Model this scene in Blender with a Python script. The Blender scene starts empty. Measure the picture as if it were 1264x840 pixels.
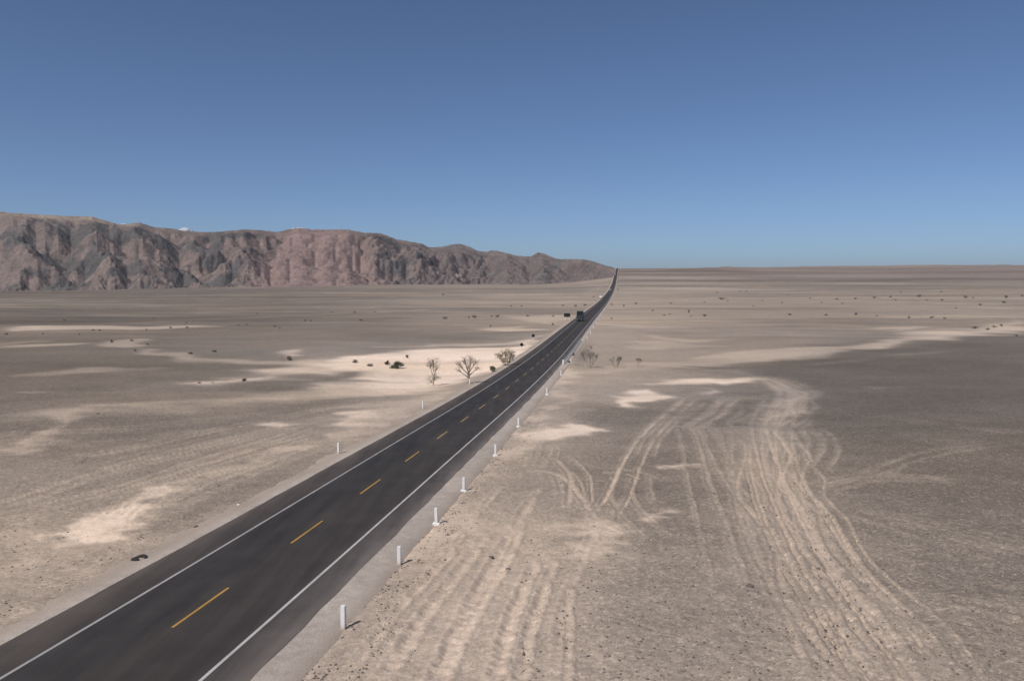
import bpy, bmesh, math, random
import numpy as np
from mathutils import Vector, Matrix

# ------------------------------------------------------------------ camera, sky, sun, exposure
scene = bpy.context.scene
F_PX, W_PX, H_PX = 1000.0, 1264.0, 840.0
PITCH = math.atan(75 / 1000)
CAM_Z = 14.0
cam_data = bpy.data.cameras.new('camera')
cam = bpy.data.objects.new('camera', cam_data)
scene.collection.objects.link(cam)
scene.camera = cam
cam_data.sensor_width = 36.0
cam_data.lens = 36.0 * F_PX / W_PX
cam_data.clip_start = 0.2
cam_data.clip_end = 90000
cam.location = (0, 0, CAM_Z)
cam.rotation_euler = (math.pi / 2 - PITCH, 0, 0)

SUN_EL = math.radians(50)
SUN_AZ = math.atan2(-0.66, -0.75)            # direction to the sun, from +Y towards +X
world = bpy.data.worlds.new('World')
scene.world = world
world.use_nodes = True
wn = world.node_tree
for n in list(wn.nodes):
    wn.nodes.remove(n)
sky = wn.nodes.new('ShaderNodeTexSky')
sky.sky_type = 'NISHITA'
sky.sun_disc = False
sky.sun_elevation = SUN_EL
sky.sun_rotation = SUN_AZ
sky.altitude = 500
sky.air_density = 0.6
sky.dust_density = 1.1
sky.ozone_density = 6.0
bg = wn.nodes.new('ShaderNodeBackground')
bg.inputs[1].default_value = 0.093
wo = wn.nodes.new('ShaderNodeOutputWorld')
hsv = wn.nodes.new('ShaderNodeHueSaturation')
hsv.inputs['Saturation'].default_value = 0.97
wn.links.new(sky.outputs[0], hsv.inputs['Color'])
wn.links.new(hsv.outputs[0], bg.inputs[0])
wn.links.new(bg.outputs[0], wo.inputs[0])

sun_d = bpy.data.lights.new('sun', 'SUN')
sun_d.energy = 3.3
sun_d.angle = math.radians(0.53)
sun_d.color = (1.0, 0.955, 0.90)
sun = bpy.data.objects.new('sun', sun_d)
scene.collection.objects.link(sun)
d = Vector((math.sin(SUN_AZ) * math.cos(SUN_EL), math.cos(SUN_AZ) * math.cos(SUN_EL), math.sin(SUN_EL)))
sun.rotation_euler = d.to_track_quat('Z', 'Y').to_euler()

vs = scene.view_settings
vs.view_transform = 'Standard'
vs.look = 'None'
vs.exposure = 0.0
vs.gamma = 1.0
vs.use_curve_mapping = False
scene.cycles.max_bounces = 4
scene.cycles.diffuse_bounces = 2

rng = np.random.default_rng(11)
random.seed(5)

# ------------------------------------------------------------------ helpers
def tag(o, label=None, cat=None, group=None, kind=None):
    if label: o['label'] = label
    if cat: o['category'] = cat
    if group: o['group'] = group
    if kind: o['kind'] = kind
    return o

def link(o, parent=None):
    scene.collection.objects.link(o)
    if parent is not None:
        o.parent = parent
    return o

def empty(name, loc=(0, 0, 0), rz=0):
    o = bpy.data.objects.new(name, None)
    o.empty_display_size = 0.3
    o.location = loc
    o.rotation_euler = (0, 0, rz)
    return link(o)

def mesh_np(name, verts, faces, mat, parent=None, smooth=False):
    """verts (n,3) and faces (m,4) or (m,3) arrays to one object"""
    verts = np.asarray(verts, dtype=np.float32)
    faces = np.asarray(faces, dtype=np.int32)
    me = bpy.data.meshes.new(name)
    k = faces.shape[1]
    me.vertices.add(len(verts))
    me.vertices.foreach_set('co', verts.ravel())
    me.loops.add(faces.size)
    me.loops.foreach_set('vertex_index', faces.ravel())
    me.polygons.add(len(faces))
    me.polygons.foreach_set('loop_start', np.arange(0, faces.size, k, dtype=np.int32))
    me.polygons.foreach_set('loop_total', np.full(len(faces), k, dtype=np.int32))
    me.polygons.foreach_set('use_smooth', np.full(len(faces), smooth))
    me.update(calc_edges=True)
    me.materials.append(mat)
    o = bpy.data.objects.new(name, me)
    return link(o, parent)

class MB:
    """collects boxes, tubes and quads; build() links them as ONE mesh object"""
    def __init__(self):
        self.v, self.f = [], []
    def add(self, vs_, fs_):
        b = len(self.v)
        self.v += [tuple(p) for p in vs_]
        self.f += [tuple(i + b for i in f) for f in fs_]
        return self
    def box(self, x0, x1, y0, y1, z0, z1, bev=0.0, top=1.0):
        b = min(bev, (x1 - x0) * .45, (y1 - y0) * .45, (z1 - z0) * .45)
        if b <= 0:
            cx, cy = (x0 + x1) / 2, (y0 + y1) / 2
            T = lambda x, y: (cx + (x - cx) * top, cy + (y - cy) * top)
            v = [(x0, y0, z0), (x1, y0, z0), (x1, y1, z0), (x0, y1, z0)]
            v += [T(x0, y0) + (z1,), T(x1, y0) + (z1,), T(x1, y1) + (z1,), T(x0, y1) + (z1,)]
            return self.add(v, [(0, 3, 2, 1), (4, 5, 6, 7), (0, 1, 5, 4), (1, 2, 6, 5), (2, 3, 7, 6), (3, 0, 4, 7)])
        bm = bmesh.new()
        bmesh.ops.create_cube(bm, size=1)
        for q in bm.verts:
            q.co = Vector(((x0 + x1) / 2 + q.co.x * (x1 - x0), (y0 + y1) / 2 + q.co.y * (y1 - y0), (z0 + z1) / 2 + q.co.z * (z1 - z0)))
        bmesh.ops.bevel(bm, geom=list(bm.edges), offset=b, segments=1, affect='EDGES')
        bm.verts.index_update()
        self.add([q.co[:] for q in bm.verts], [[q.index for q in fc.verts] for fc in bm.faces])
        bm.free()
        return self
    def prism(self, prof, x0, x1):
        """profile of (y, z) points extruded along x"""
        n = len(prof)
        v = [(x0, y, z) for y, z in prof] + [(x1, y, z) for y, z in prof]
        f = [tuple(range(n))[::-1], tuple(range(n, 2 * n))]
        f += [(i, (i + 1) % n, n + (i + 1) % n, n + i) for i in range(n)]
        return self.add(v, f)
    def tube(self, p, q, r0, r1, n=5, cap=True):
        p, q = Vector(p), Vector(q)
        ax = (q - p)
        if ax.length < 1e-6: return self
        ax.normalize()
        u = ax.orthogonal().normalized(); w = ax.cross(u)
        v = []
        for c, r in ((p, r0), (q, r1)):
            for i in range(n):
                a = 2 * math.pi * i / n
                v.append(c + (u * math.cos(a) + w * math.sin(a)) * r)
        f = [(i, (i + 1) % n, n + (i + 1) % n, n + i) for i in range(n)]
        if cap: f += [tuple(range(n))[::-1], tuple(range(n, 2 * n))]
        return self.add(v, f)
    def build(self, name, mat, parent=None, smooth=False):
        me = bpy.data.meshes.new(name)
        me.from_pydata(self.v, [], self.f)
        me.update()
        me.materials.append(mat)
        if smooth:
            me.polygons.foreach_set('use_smooth', np.full(len(me.polygons), True))
        return link(bpy.data.objects.new(name, me), parent)

def s2l(v):
    v = np.asarray(v, dtype=np.float64) / 255.0
    return np.where(v <= 0.04045, v / 12.92, ((v + 0.055) / 1.055) ** 2.4)

def smooth(x, a, b):
    t = np.clip((x - a) / (b - a), 0, 1)
    return t * t * (3 - 2 * t)

def _hash(ix, iy, seed):
    h = (ix.astype(np.int64) * 374761393 + iy.astype(np.int64) * 668265263 + seed * 1442695041) & 0xffffffff
    h = ((h ^ (h >> 13)) * 1274126177) & 0xffffffff
    return ((h ^ (h >> 16)) & 0xffff) / 65536.0 * 2 * math.pi

def perlin(x, y, seed=0):
    xi, yi = np.floor(x), np.floor(y)
    fx, fy = x - xi, y - yi
    ix, iy = xi.astype(np.int64), yi.astype(np.int64)
    u = fx * fx * fx * (fx * (fx * 6 - 15) + 10)
    v = fy * fy * fy * (fy * (fy * 6 - 15) + 10)
    def g(dx, dy):
        a = _hash(ix + dx, iy + dy, seed)
        return np.cos(a) * (fx - dx) + np.sin(a) * (fy - dy)
    n0 = g(0, 0) * (1 - u) + g(1, 0) * u
    n1 = g(0, 1) * (1 - u) + g(1, 1) * u
    return (n0 * (1 - v) + n1 * v) * 1.5

def fbm(x, y, oct=4, seed=0, gain=0.5):
    s, a = 0, 1.0
    for i in range(oct):
        s = s + a * perlin(x * 2 ** i + 17.3 * i, y * 2 ** i - 9.1 * i, seed + i)
        a *= gain
    return s

# ------------------------------------------------------------------ the lie of the land
ROAD_B, ROAD_X0 = 0.1346, 18.64
PHI = math.atan(ROAD_B)
CP, SP = math.cos(PHI), math.sin(PHI)
_pr = np.array([(-400, 13.0), (0, 13.4), (28, 14.36), (50, 15.15), (77, 16.02), (100, 16.85), (132, 17.85), (162, 18.55), (185, 19.0), (216, 19.4), (260, 19.7),
       (310, 19.9), (400, 20.35), (600, 22.0), (775, 23.1), (941, 23.5), (1262, 22.6), (1576, 20.2), (2093, 10.2),
       (2699, -12.6), (3300, -36), (3700, -49), (4200, -59), (4800, -64), (5600, -66), (9000, -68), (60000, -75)])
_pl = np.array([(-400, 13.0), (0, 13.4), (28, 14.36), (50, 15.15), (77, 16.02), (100, 16.85), (132, 17.85), (162, 18.55), (185, 19.0), (216, 19.4), (260, 19.7),
       (310, 19.9), (400, 20.35), (600, 22.0), (775, 23.1), (941, 23.5), (1262, 23.0), (1576, 22.2), (2093, 20.4),
       (2699, 17.4), (3300, 15.5), (4200, 13.0), (9000, 8.0), (60000, 5.0)])

def pchip(tab, x):
    X, Y = tab[:, 0], tab[:, 1]
    h = np.diff(X); dl = np.diff(Y) / h
    m = np.zeros(len(X))
    for i in range(1, len(X) - 1):
        if dl[i - 1] * dl[i] > 0:
            w1, w2 = 2 * h[i] + h[i - 1], h[i] + 2 * h[i - 1]
            m[i] = (w1 + w2) / (w1 / dl[i - 1] + w2 / dl[i])
    m[0], m[-1] = dl[0], dl[-1]
    x = np.clip(x, X[0], X[-1])
    k = np.clip(np.searchsorted(X, x) - 1, 0, len(X) - 2)
    t = (x - X[k]) / h[k]
    return ((2 * t**3 - 3 * t**2 + 1) * Y[k] + (t**3 - 2 * t**2 + t) * h[k] * m[k]
            + (-2 * t**3 + 3 * t**2) * Y[k + 1] + (t**3 - t**2) * h[k] * m[k + 1])

_xs = np.concatenate([np.arange(-400, 1000, 2.0), np.arange(1000, 60000, 20.0)])
def _smoothtab(t):
    y = pchip(t, _xs)
    k = 9
    yp = np.pad(y, k, mode='edge')
    return np.convolve(yp, np.ones(2 * k + 1) / (2 * k + 1), 'valid')
_PR, _PL = _smoothtab(_pr), _smoothtab(_pl)

def road_h(y):                      # metres the road lies below the eye
    return np.interp(y, _xs, _PR)

def lateral(X, Y):                  # metres right of the road's centre line
    return (X + ROAD_X0 - ROAD_B * Y) * CP

def base_z(X, Y):
    X = np.asarray(X, float); Y = np.asarray(Y, float)
    a = X / np.maximum(Y, 1.0)
    u = np.clip((a - 0.008) / (ROAD_B - 0.008), 0, 1) ** 2
    hr, hl = np.interp(Y, _xs, _PR), np.interp(Y, _xs, _PL)
    z = CAM_Z - (hl * (1 - u) + hr * u)
    # the plain to the right climbs a little more towards the edge of the view
    z = z + smooth(a, 0.17, 0.66) * smooth(Y, 2200, 4600) * 17.0
    z = z - 9.5 * smooth(-a, 0.22, 0.62) * smooth(Y, 800, 1900)
    return z

# low hummocks on the horizon right of the road
HUMMOCKS = [(0.232, 3300, 150, 110, 10.0), (0.268, 3450, 170, 100, 11.0), (0.20, 3700, 260, 120, 4.0), (0.50, 4100, 500, 160, 5.0), (0.37, 4300, 600, 160, 4.0)]

def relief(X, Y):
    """everything that is not the smooth lie of the land"""
    a = lateral(X, Y)
    r = np.hypot(X, Y)
    off = smooth(np.abs(a), 6.4, 7.4)
    z = -0.45 - 0.0004 * r + (0.25 + 0.0002 * r) * off
    away = smooth(np.abs(a), 8.5, 26)
    z = z + away * 0.45 * fbm(X / 45 + 3, Y / 60, 3, 21) * smooth(r, 25, 60)
    far = smooth(r, 300, 900) * smooth(np.abs(a), 30, 150)
    z = z + far * 1.6 * fbm(X / 300, Y / 180, 4, 33)
    near = 1 - smooth(r, 150, 260)
    rough = smooth(np.abs(a), 7.2, 10)
    z = z + near * rough * (0.05 * fbm(X / 2.6, Y / 2.6, 3, 41) + 0.028 * perlin(X / 0.5, Y / 0.5, 47))
    # the dry wash the road crosses: ground drops behind the guard rail and left of the road
    wash = np.exp(-((Y - 222) / 34.0) ** 2)
    z = z - 1.5 * wash * smooth(a, 6.6, 10.5) * (1 - smooth(a, 30, 70))
    z = z - 0.9 * np.exp(-((Y - 175) / 40.0) ** 2) * smooth(-a, 8, 14) * (1 - smooth(-a, 60, 130))
    for az, yy, sx, sy, h in HUMMOCKS:
        z = z + h * np.exp(-((X - az * yy) / sx) ** 2 - ((Y - yy) / sy) ** 2) * (1 + 0.4 * perlin(X / 70, Y / 60, 5))
    return z

def ground_z(X, Y):
    return base_z(X, Y) + relief(X, Y)

CT, ST = math.cos(PITCH), math.sin(PITCH)
def at(px, py):
    """a point of the photograph to the place on the plain it shows"""
    px = np.asarray(px, float); py = np.asarray(py, float)
    Fw = F_PX * CT - (py - H_PX / 2) * ST
    D = F_PX * ST + (py - H_PX / 2) * CT
    R = px - W_PX / 2
    Y = np.full(np.broadcast(px, py).shape, 20.0)
    m, k = R / Fw, np.maximum(D / Fw, 1e-4)
    # march outwards until the ray meets the land, then refine
    ys = np.exp(np.linspace(math.log(15), math.log(7000), 900))
    g = (CAM_Z + 0.2 - k[..., None] * ys) - base_z(m[..., None] * ys, np.broadcast_to(ys, m.shape + ys.shape))
    idx = np.argmax(g < 0, axis=-1)
    idx = np.where((g < 0).any(axis=-1), idx, len(ys) - 1)
    i0 = np.maximum(idx - 1, 0)
    g0 = np.take_along_axis(g, i0[..., None], -1)[..., 0]; g1 = np.take_along_axis(g, idx[..., None], -1)[..., 0]
    t = np.clip(g0 / (g0 - g1 + 1e-9), 0, 1)
    Y = ys[i0] + t * (ys[idx] - ys[i0])
    return m * Y, Y

# ------------------------------------------------------------------ materials
def new_mat(name):
    m = bpy.data.materials.new(name)
    m.use_nodes = True
    nt = m.node_tree
    for n in list(nt.nodes): nt.nodes.remove(n)
    out = nt.nodes.new('ShaderNodeOutputMaterial')
    p = nt.nodes.new('ShaderNodeBsdfPrincipled')
    nt.links.new(p.outputs[0], out.inputs[0])
    return m, nt, p

def N(nt, kind, **kw):
    n = nt.nodes.new(kind)
    for k, v in kw.items():
        if k in n.inputs.keys(): n.inputs[k].default_value = v
        else: setattr(n, k, v)
    return n

def ramp(nt, src, stops):
    r = nt.nodes.new('ShaderNodeValToRGB')
    els = r.color_ramp.elements
    while len(els) < len(stops): els.new(0.5)
    for e, (p, c) in zip(els, stops):
        e.position = p
        e.color = (c, c, c, 1) if isinstance(c, (int, float)) else tuple(c) + (1,)
    nt.links.new(src, r.inputs[0])
    return r.outputs[0]

def mix(nt, a, b, fac=1.0, blend='MIX'):
    m = nt.nodes.new('ShaderNodeMix')
    m.data_type = 'RGBA'; m.blend_type = blend
    for s, x in ((0, fac), (6, a), (7, b)):
        if isinstance(x, (int, float)): m.inputs[s].default_value = x
        elif isinstance(x, tuple): m.inputs[s].default_value = x + (1,) if len(x) == 3 else x
        else: nt.links.new(x, m.inputs[s])
    return m.outputs[2]

def noise_tex(nt, vec, scale, detail=4, rough=0.6):
    n = N(nt, 'ShaderNodeTexNoise', Scale=scale, Detail=detail, Roughness=rough)
    nt.links.new(vec, n.inputs['Vector'])
    return n.outputs[0]

def bump(nt, p, h, strength, dist=0.05):
    b = N(nt, 'ShaderNodeBump', Strength=strength, Distance=dist)
    nt.links.new(h, b.inputs['Height'])
    nt.links.new(b.outputs[0], p.inputs['Normal'])

def simple(name, col, rough=0.7, var=0.25, scale=3.0, metal=0.0, spec=0.3, bmp=0.0):
    m, nt, p = new_mat(name)
    tc = N(nt, 'ShaderNodeTexCoord')
    n = noise_tex(nt, tc.outputs['Object'], scale, 5)
    c = mix(nt, tuple(x * (1 - var) for x in col), tuple(min(1, x * (1 + var)) for x in col), ramp(nt, n, [(0.3, 0.0), (0.7, 1.0)]))
    nt.links.new(c, p.inputs['Base Color'])
    p.inputs['Roughness'].default_value = rough
    p.inputs['Metallic'].default_value = metal
    p.inputs['Specular IOR Level'].default_value = spec
    if bmp: bump(nt, p, n, bmp)
    return m

def ground_material():
    m, nt, p = new_mat('desert_ground')
    at_ = N(nt, 'ShaderNodeAttribute', attribute_name='tone')
    st_ = N(nt, 'ShaderNodeAttribute', attribute_name='stony')
    g = N(nt, 'ShaderNodeNewGeometry')
    pos = g.outputs['Position']
    # stones of a desert pavement at three sizes, dark varnish and pale chips
    fine = noise_tex(nt, pos, 13.0, 3, 0.75)
    med = noise_tex(nt, pos, 3.4, 4, 0.75)
    big = noise_tex(nt, pos, 0.55, 4, 0.7)
    vor = N(nt, 'ShaderNodeTexVoronoi', Scale=6.0)
    nt.links.new(pos, vor.inputs['Vector'])
    vor2 = N(nt, 'ShaderNodeTexVoronoi', Scale=14.0)
    nt.links.new(pos, vor2.inputs['Vector'])
    sep = N(nt, 'ShaderNodeSeparateColor')
    nt.links.new(vor.outputs['Color'], sep.inputs[0])
    sep2 = N(nt, 'ShaderNodeSeparateColor')
    nt.links.new(vor2.outputs['Color'], sep2.inputs[0])
    f1 = ramp(nt, fine, [(0.25, 0.75), (0.5, 0.98), (0.75, 1.24)])
    f2 = ramp(nt, med, [(0.25, 0.80), (0.5, 1.0), (0.75, 1.17)])
    f3 = ramp(nt, big, [(0.28, 0.90), (0.5, 1.0), (0.72, 1.09)])
    stone = ramp(nt, sep.outputs[0], [(0.0, 0.62), (0.25, 0.9), (0.75, 1.05), (0.9, 1.45), (1.0, 1.8)])
    stone2 = ramp(nt, sep2.outputs[1], [(0.0, 0.66), (0.3, 0.93), (0.8, 1.08), (0.9, 1.45), (1.0, 1.6)])
    c = mix(nt, at_.outputs['Color'], f1, 1.0, 'MULTIPLY')
    c = mix(nt, c, f2, 1.0, 'MULTIPLY')
    c = mix(nt, c, f3, 1.0, 'MULTIPLY')
    hf = N(nt, 'ShaderNodeMath', operation='MULTIPLY'); hf.inputs[1].default_value = 0.62
    nt.links.new(st_.outputs['Fac'], hf.inputs[0])
    c = mix(nt, c, stone, hf.outputs[0], 'MULTIPLY')
    c = mix(nt, c, stone2, hf.outputs[0], 'MULTIPLY')
    nt.links.new(c, p.inputs['Base Color'])
    p.inputs['Roughness'].default_value = 0.95
    p.inputs['Specular IOR Level'].default_value = 0.1
    add = N(nt, 'ShaderNodeMath', operation='ADD')
    nt.links.new(fine, add.inputs[0]); nt.links.new(med, add.inputs[1])
    bump(nt, p, add.outputs[0], 0.5, 0.06)
    return m

def mountain_material():
    m, nt, p = new_mat('mountain_rock')
    at_ = N(nt, 'ShaderNodeAttribute', attribute_name='tone')
    g = N(nt, 'ShaderNodeNewGeometry')
    pos = g.outputs['Position']
    n1 = noise_tex(nt, pos, 0.02, 6, 0.65)
    n2 = noise_tex(nt, pos, 0.11, 5, 0.7)
    c = mix(nt, at_.outputs['Color'], ramp(nt, n1, [(0.3, 0.80), (0.7, 1.2)]), 1.0, 'MULTIPLY')
    c = mix(nt, c, ramp(nt, n2, [(0.3, 0.68), (0.7, 1.28)]), 1.0, 'MULTIPLY')
    nt.links.new(c, p.inputs['Base Color'])
    p.inputs['Roughness'].default_value = 0.95
    p.inputs['Specular IOR Level'].default_value = 0.1
    bump(nt, p, n2, 0.7, 8.0)
    return m

def asphalt_material():
    m, nt, p = new_mat('asphalt')
    uv = N(nt, 'ShaderNodeUVMap', uv_map='road')
    sep = N(nt, 'ShaderNodeSeparateXYZ')
    nt.links.new(uv.outputs[0], sep.inputs[0])
    g = N(nt, 'ShaderNodeNewGeometry')
    pos = g.outputs['Position']
    # across the road: dusty shoulders, darker tyre paths, brownish outer lane
    u = N(nt, 'ShaderNodeMath', operation='MULTIPLY_ADD')
    wob = noise_tex(nt, pos, 0.5, 5, 0.7)
    u.inputs[1].default_value = 0.022
    nt.links.new(wob, u.inputs[0]); nt.links.new(sep.outputs[0], u.inputs[2])
    r = nt.nodes.new('ShaderNodeValToRGB')
    L = 11.35
    def q(a): return (a + 5.85) / L + 0.011
    stops = [(q(-5.85), (.094, .082, .074)), (q(-5.0), (.070, .061, .056)), (q(-3.75), (.064, .056, .051)), (q(-3.5), (.047, .044, .043)), (q(-2.7), (.039, .038, .038)),
             (q(-1.9), (.046, .043, .042)), (q(-1.1), (.038, .037, .037)), (q(-.2), (.055, .050, .046)), (q(1.1), (.049, .045, .043)),
             (q(1.9), (.056, .051, .048)), (q(2.9), (.050, .046, .044)), (q(3.5), (.060, .054, .050)), (q(3.8), (.084, .077, .074)), (q(4.6), (.118, .108, .103)), (q(5.2), (.21, .19, .175))]
    els = r.color_ramp.elements
    while len(els) < len(stops): els.new(0.5)
    for e, (s, c) in zip(els, stops):
        e.position = min(max(s, 0), 1); e.color = (c[0] * 1.07, c[1] * .98, c[2] * .90, 1)
    nt.links.new(u.outputs[0], r.inputs[0])
    fine = noise_tex(nt, pos, 30, 3, 0.8)
    mapn = N(nt, 'ShaderNodeMapping')
    mapn.inputs['Rotation'].default_value = (0, 0, PHI)
    mapn.inputs['Scale'].default_value = (1.3, 0.07, 1)
    nt.links.new(pos, mapn.inputs['Vector'])
    streak = noise_tex(nt, mapn.outputs[0], 1.0, 4, 0.6)
    patch = noise_tex(nt, pos, 0.35, 4, 0.6)
    c = mix(nt, r.outputs[0], ramp(nt, fine, [(0.3, 0.78), (0.7, 1.25)]), 1.0, 'MULTIPLY')
    c = mix(nt, c, ramp(nt, streak, [(0.3, 0.79), (0.7, 1.2)]), 1.0, 'MULTIPLY')
    c = mix(nt, c, ramp(nt, patch, [(0.3, 0.87), (0.7, 1.15)]), 1.0, 'MULTIPLY')
    nt.links.new(c, p.inputs['Base Color'])
    p.inputs['Roughness'].default_value = 0.8
    p.inputs['Specular IOR Level'].default_value = 0.25
    bump(nt, p, fine, 0.3, 0.01)
    return m

def paint_material(name, col):
    m, nt, p = new_mat(name)
    g = N(nt, 'ShaderNodeNewGeometry')
    n = noise_tex(nt, g.outputs['Position'], 14, 5, 0.75)
    n2 = noise_tex(nt, g.outputs['Position'], 0.7, 3, 0.6)
    c = mix(nt, tuple(x * 0.45 + 0.02 for x in col), col, ramp(nt, n, [(0.30, 0.0), (0.46, 1.0)]))
    c = mix(nt, c, ramp(nt, n2, [(0.3, 0.8), (0.7, 1.08)]), 1.0, 'MULTIPLY')
    nt.links.new(c, p.inputs['Base Color'])
    p.inputs['Roughness'].default_value = 0.7
    return m

M = {
    'ground': ground_material(), 'mountain': mountain_material(), 'asphalt': asphalt_material(),
    'white_line': paint_material('white_road_paint', (.56, .53, .50)),
    'yellow_line': paint_material('yellow_road_paint', (.52, .285, .055)),
    'faded_line': paint_material('faded_yellow_road_paint', (.47, .33, .13)),
    'left_line': paint_material('worn_white_road_paint', (.42, .40, .375)),
    'gravel': None,
    'post_white': simple('white_painted_concrete', (.80, .79, .76), 0.7, 0.08, 4),
    'rail': simple('galvanised_steel', (.50, .50, .49), 0.45, 0.12, 2, metal=0.3),
    'concrete': simple('bare_concrete', (.42, .38, .34), 0.85, 0.15, 3),
    'sign_green': simple('dark_green_sign_face', (.016, .026, .018), 0.5, 0.1, 2),
    'sign_dark': simple('dark_sign_face', (.018, .016, .016), 0.6, 0.1, 2),
    'sign_letter': simple('pale_sign_lettering', (.12, .14, .12), 0.5, 0.1, 2),
    'bark': simple('bark', (.23, .19, .16), 0.9, 0.25, 2),
    'twig': simple('dry_twigs', (.37, .29, .24), 0.9, 0.2, 2),
    'twig_grey': simple('grey_twigs', (.27, .235, .20), 0.9, 0.2, 2),
    'leaf_dark': simple('dark_green_leaves', (.085, .095, .068), 0.8, 0.35, 0.9),
    'leaf_olive': simple('olive_leaves', (.21, .20, .115), 0.8, 0.3, 0.9),
    'leaf_yellow': simple('dusty_yellow_leaves', (.37, .32, .20), 0.8, 0.25, 0.9),
    'leaf_dry': simple('dry_brown_shrub', (.22, .188, .148), 0.9, 0.3, 0.9),
    'stone_dark': simple('dark_stone', (.165, .138, .118), 0.9, 0.35, 0.35, bmp=0.3),
    'stone_pale': simple('pale_stone', (.40, .35, .30), 0.9, 0.25, 0.35, bmp=0.3),
    'rubber': simple('dusty_black_rubber', (.035, .030, .026), 0.8, 0.3, 5),
    'tyre': simple('tyre_rubber', (.02, .02, .02), 0.8, 0.2, 4),
    'truck_green': simple('very_dark_green_paint', (.010, .018, .017), 0.5, 0.15, 1, spec=0.5),
    'truck_teal': simple('weathered_teal_tarp', (.035, .06, .058), 0.7, 0.2, 1),
    'chassis': simple('black_steel', (.015, .015, .016), 0.6, 0.2, 2),
    'glass': simple('vehicle_glass', (.02, .03, .033), 0.35, 0.1, 1, spec=0.5),
    'white_paint': simple('white_vehicle_paint', (.78, .78, .76), 0.35, 0.04, 1, spec=0.5),
    'lamp': simple('headlight_glass', (.55, .55, .52), 0.2, 0.05, 3, spec=0.6),
    'chrome': simple('grille_metal', (.22, .23, .23), 0.4, 0.1, 3, metal=0.6),
    'cloud': simple('cloud_white', (.50, .53, .58), 1.0, 0.04, 0.01),
}

def N2(nt, src, lo, hi):
    m_ = nt.nodes.new('ShaderNodeMapRange'); m_.interpolation_type = 'SMOOTHSTEP'
    m_.inputs['From Min'].default_value = lo; m_.inputs['From Max'].default_value = hi
    nt.links.new(src, m_.inputs['Value'])
    return m_.outputs[0]

def dusty_post():
    m, nt, p = new_mat('dusty_white_post')
    tc = N(nt, 'ShaderNodeTexCoord')
    sp = N(nt, 'ShaderNodeSeparateXYZ'); nt.links.new(tc.outputs['Object'], sp.inputs[0])
    n = noise_tex(nt, tc.outputs['Object'], 7, 5, 0.7)
    ad = N(nt, 'ShaderNodeMath', operation='MULTIPLY_ADD'); ad.inputs[1].default_value = -0.5
    nt.links.new(n, ad.inputs[0]); nt.links.new(sp.outputs[2], ad.inputs[2])
    c = mix(nt, (.50, .42, .34), (.78, .765, .73), N2(nt, ad.outputs[0], -0.25, 0.12))
    c = mix(nt, c, ramp(nt, n, [(0.3, 0.86), (0.55, 1.0)]), 1.0, 'MULTIPLY')
    nt.links.new(c, p.inputs['Base Color']); p.inputs['Roughness'].default_value = 0.75
    return m

def gravel_material():
    m, nt, p = new_mat('shoulder_gravel')
    g = N(nt, 'ShaderNodeNewGeometry')
    pos = g.outputs['Position']
    fine = noise_tex(nt, pos, 14, 4, 0.8)
    med = noise_tex(nt, pos, 1.6, 4, 0.7)
    big = noise_tex(nt, pos, 0.15, 4, 0.6)
    c = mix(nt, (.41, .345, .285), (.57, .485, .405), ramp(nt, med, [(0.3, 0.0), (0.7, 1.0)]))
    uv = N(nt, 'ShaderNodeUVMap', uv_map='road')
    sp = N(nt, 'ShaderNodeSeparateXYZ'); nt.links.new(uv.outputs[0], sp.inputs[0])
    aa = N(nt, 'ShaderNodeMath', operation='MULTIPLY_ADD'); aa.inputs[1].default_value = 11.35; aa.inputs[2].default_value = -5.85
    nt.links.new(sp.outputs[0], aa.inputs[0])
    ab = N(nt, 'ShaderNodeMath', operation='ABSOLUTE'); nt.links.new(aa.outputs[0], ab.inputs[0])
    ad = N(nt, 'ShaderNodeMath', operation='MULTIPLY_ADD'); ad.inputs[1].default_value = 1.6
    nt.links.new(med, ad.inputs[0]); nt.links.new(ab.outputs[0], ad.inputs[2])
    c = mix(nt, c, (.43, .345, .275), N2(nt, ad.outputs[0], 6.9, 8.0))
    c = mix(nt, c, ramp(nt, fine, [(0.28, 0.7), (0.7, 1.25)]), 1.0, 'MULTIPLY')
    c = mix(nt, c, ramp(nt, big, [(0.3, 0.88), (0.7, 1.1)]), 1.0, 'MULTIPLY')
    nt.links.new(c, p.inputs['Base Color'])
    p.inputs['Roughness'].default_value = 0.95
    p.inputs['Specular IOR Level'].default_value = 0.1
    bump(nt, p, fine, 0.6, 0.04)
    return m
M['gravel'] = gravel_material()
M['post_dusty'] = dusty_post()

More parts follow.
